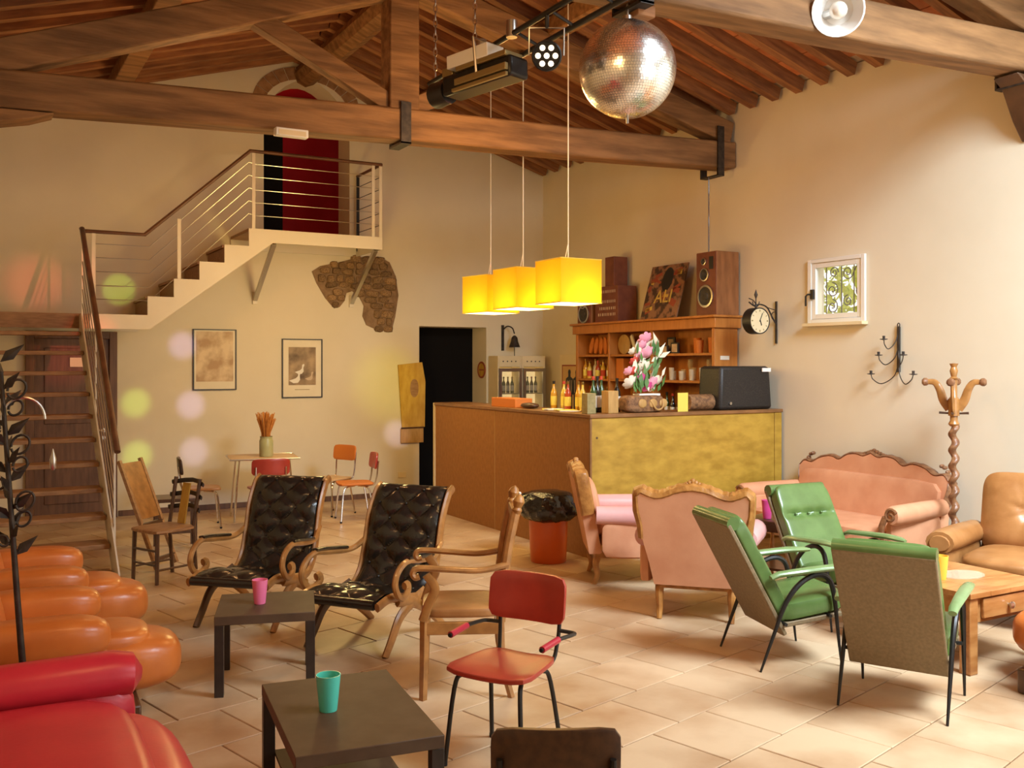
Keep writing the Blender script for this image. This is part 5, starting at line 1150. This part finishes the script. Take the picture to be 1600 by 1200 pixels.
# coat rack
t = thing('coat_rack', 'wooden coat stand with a barley-twist pole against the white wall', 'coat rack', (7.28, 5.32, 0))
n = 150; vs = []; fs = []; m_ = 14
for i in range(n+1):
    z = .10+1.24*i/n
    for k in range(m_):
        a = 2*pi*k/m_; tw = z*2*pi/.135; r_ = .030+.014*cos(2*(a)-tw)*1.0 if 0 else .032
        ox, oy = .014*cos(tw), .014*sin(tw); vs.append((ox+r_*cos(a), oy+r_*sin(a), z))
for i in range(n):
    for k in range(m_): fs.append((i*m_+k, i*m_+(k+1) % m_, (i+1)*m_+(k+1) % m_, (i+1)*m_+k))
MB().add(vs, fs).build('twist_pole', 'carved_wood', t)
MB().lathe([(.03, 1.33), (.046, 1.35), (.03, 1.38), (.032, 1.42), (.045, 1.42), (.045, 1.56), (.028, 1.58), (.024, 1.72), (.036, 1.735), (.022, 1.75), (.034, 1.80), (.022, 1.83), (.036, 1.86), (.001, 1.865)], 12).build('head', 'honey_wood', t)
for k in range(4):
    M_ = R(90*k+30, 'Z'); a = [M_ @ Vector(v) for v in spline([(.03, 0, 1.48), (.08, 0, 1.55), (.11, 0, 1.64), (.15, 0, 1.70), (.21, 0, 1.705)], 6)]
    MB().tube(a, [(.014, .042-.022*i/len(a)) for i in range(len(a))], 8, flat=M_ @ Vector((0, 1, 0))).build('hook_arm', 'honey_wood', t)
    MB().lathe([(.024, 0), (.034, .015), (.034, .035), (.02, .05), (.001, .052)], 10, M_ @ T(.20, 0, 1.705) @ R(90, 'Y')).build('hook_knob', 'carved_wood', t)
    MB().tube([M_ @ Vector((.04, 0, 1.44)), M_ @ Vector((.115, 0, 1.445))], [.008, .011], 8).build('peg', 'dark_wood', t)
    lg = [M_ @ Vector(v) for v in spline([(.02, 0, .20), (.10, 0, .16), (.17, 0, .06), (.24, 0, .0)], 5)]; MB().tube(lg, .022, 8).build('leg', 'carved_wood', t)

# ================================================================ back wall pieces
def framed(label, px0, py0, px1, py1, mt, art, margin):
    a, b = on_y(px0, py1, YB), on_y(px1, py0, YB); w, h_ = b.x-a.x, b.z-a.z
    t = thing('framed_print', label, 'picture', ((a.x+b.x)/2, YB-.002, a.z)); fw = .014
    f = MB(); f.b2((-w/2, -.025, 0), (-w/2+fw, 0, h_)); f.b2((w/2-fw, -.025, 0), (w/2, 0, h_)); f.b2((-w/2+fw, -.025, 0), (w/2-fw, 0, fw)); f.b2((-w/2+fw, -.025, h_-fw), (w/2-fw, 0, h_)); f.build('frame', 'black_paint', t)
    MB().b2((-w/2+fw, -.010, fw), (w/2-fw, -.004, h_-fw)).build('mount', mt, t)
    l, r_, bt, tp = margin; MB().b2((-w/2+l, -.0125, bt), (w/2-r_, -.0102, h_-tp)).build('picture', art, t); return t, w, h_
framed('tall framed sepia landscape print near the stairs', 301, 515, 369, 610, 'paper', 'photo_sepia', (.04, .04, .11, .03))
t, w, h_ = framed('framed print of geese with a wide pale mount', 440, 530, 503, 622, 'paper', 'photo_dark', (.09, .09, .17, .11))
for x_, z_, s in ((-.09, .25, 1.0), (-.03, .36, .8), (.10, .27, .7)):
    Mx = T(x_, -.0128, z_) @ R(90, 'X') @ Matrix.Scale(s, 4)
    MB().prism([(-.09, -.02), (-.03, -.055), (.03, -.05), (.06, -.01), (.055, .05), (.075, .10), (.06, .115), (.035, .10), (.03, .04), (.0, .01)], 0, .001, Mx).build('printed_goose', 'label_white' if s > .75 else 'print_pale', t)
MB().b2((-.10, -.0112, .105), (.10, -.0102, .113)).build('caption', 'olive_block', t)
# hanging yellow boards by the doorway
a, b = on_y(627, 668, YB-.05), on_y(662, 566, YB-.05)
t = thing('wall_board', 'yellowed wooden board hung beside the dark doorway', 'board', ((a.x+b.x)/2, YB-.03, a.z)); w, h_ = (b.x-a.x), b.z-a.z
MB().prism([(-w/2+.02, 0), (w/2+.02, .0), (w/2+.03, h_*.70), (w/2-.02, h_), (-w/2-.04, h_*.96)], -.014, .014, R(90, 'X')).build('board', 'yellow_board', t)
MB().soft((.03, -.016, h_*.6), (.13, .006, .26), 2.2, 5).build('burn_mark', 'tread_wood', t, weld=True)
MB().b2((-w/2, -.012, -.22), (w/2, .012, -.02)).build('lower_board', 'wood_block', t); MB().tube([(-w/2, -.018, -.01), (w/2, -.018, -.005)], .012, 6).build('cord', 'dark_wood', t)
p = on_y(628, 742, YB); t = tag(MB().b2((p.x-.06, YB-.012, p.z-.04), (p.x+.06, YB-.002, p.z+.04)).build('wall_socket', 'cream', bev=.003), 'cream wall socket low on the back wall', 'socket')

# wrought iron stand by the orange armchairs
t = thing('iron_stand', 'tall wrought iron stand with scrolled leaves between the leather armchairs', 'iron stand', (.23, 4.97, 0))
bs = Vector((.0, 0, 0)); tp = Vector((-.085, .0, 1.80))
MB().tube([(.03, 0, .10), (-.02, 0, .8), (-.085, 0, 1.82)], [.018, .014, .010], 10).build('stem', 'iron', t)
for k in range(3):
    M_ = R(120*k+20, 'Z'); MB().tube([M_ @ Vector(v) for v in spline([(.01, 0, .14), (.05, 0, .20), (.08, 0, .08), (.11, 0, .012), (.13, 0, .03), (.12, 0, .05)], 5)], .011, 6).build('foot', 'iron', t)
rs = random.Random(6)
for k in range(10):
    z = 1.05+.085*k; x = -.02-.065*(z-.8); s = 1 if k % 3 else -1; r_ = .035+.014*(k % 3)
    MB().tube([(x+s*(.02+r_*(1-.8*i/18)*(1-cos(1.9*pi*i/18))), .02*((k % 2)*2-1), z+r_*(1-.6*i/18)*sin(1.9*pi*i/18)) for i in range(19)], .0065, 6).build('scroll', 'iron', t)
for k in range(22):
    z = .98+.042*k; x = -.02-.065*(z-.8); Mx = T(x, 0, z) @ R(137*k, 'Z') @ R(50, 'Y')
    MB().add([(0, 0, 0), (.025, .01, .05), (0, .014, .13), (-.025, .01, .05), (0, -.006, .06)], [(0, 1, 4), (1, 2, 4), (2, 3, 4), (3, 0, 4)], Mx).build('leaf', 'iron', t)
MB().tube([(-.085+.09*(1-cos(pi*i/14)), 0, 1.60+.10*sin(pi*i/14)) for i in range(15)], .006, 6).build('scroll', 'steel', t)
MB().lathe([(.006, 0), (.014, .01), (.015, .05), (.006, .08), (.001, .10)], 10, T(.13, .02, 1.36)).build('pendant_drop', 'steel', t)
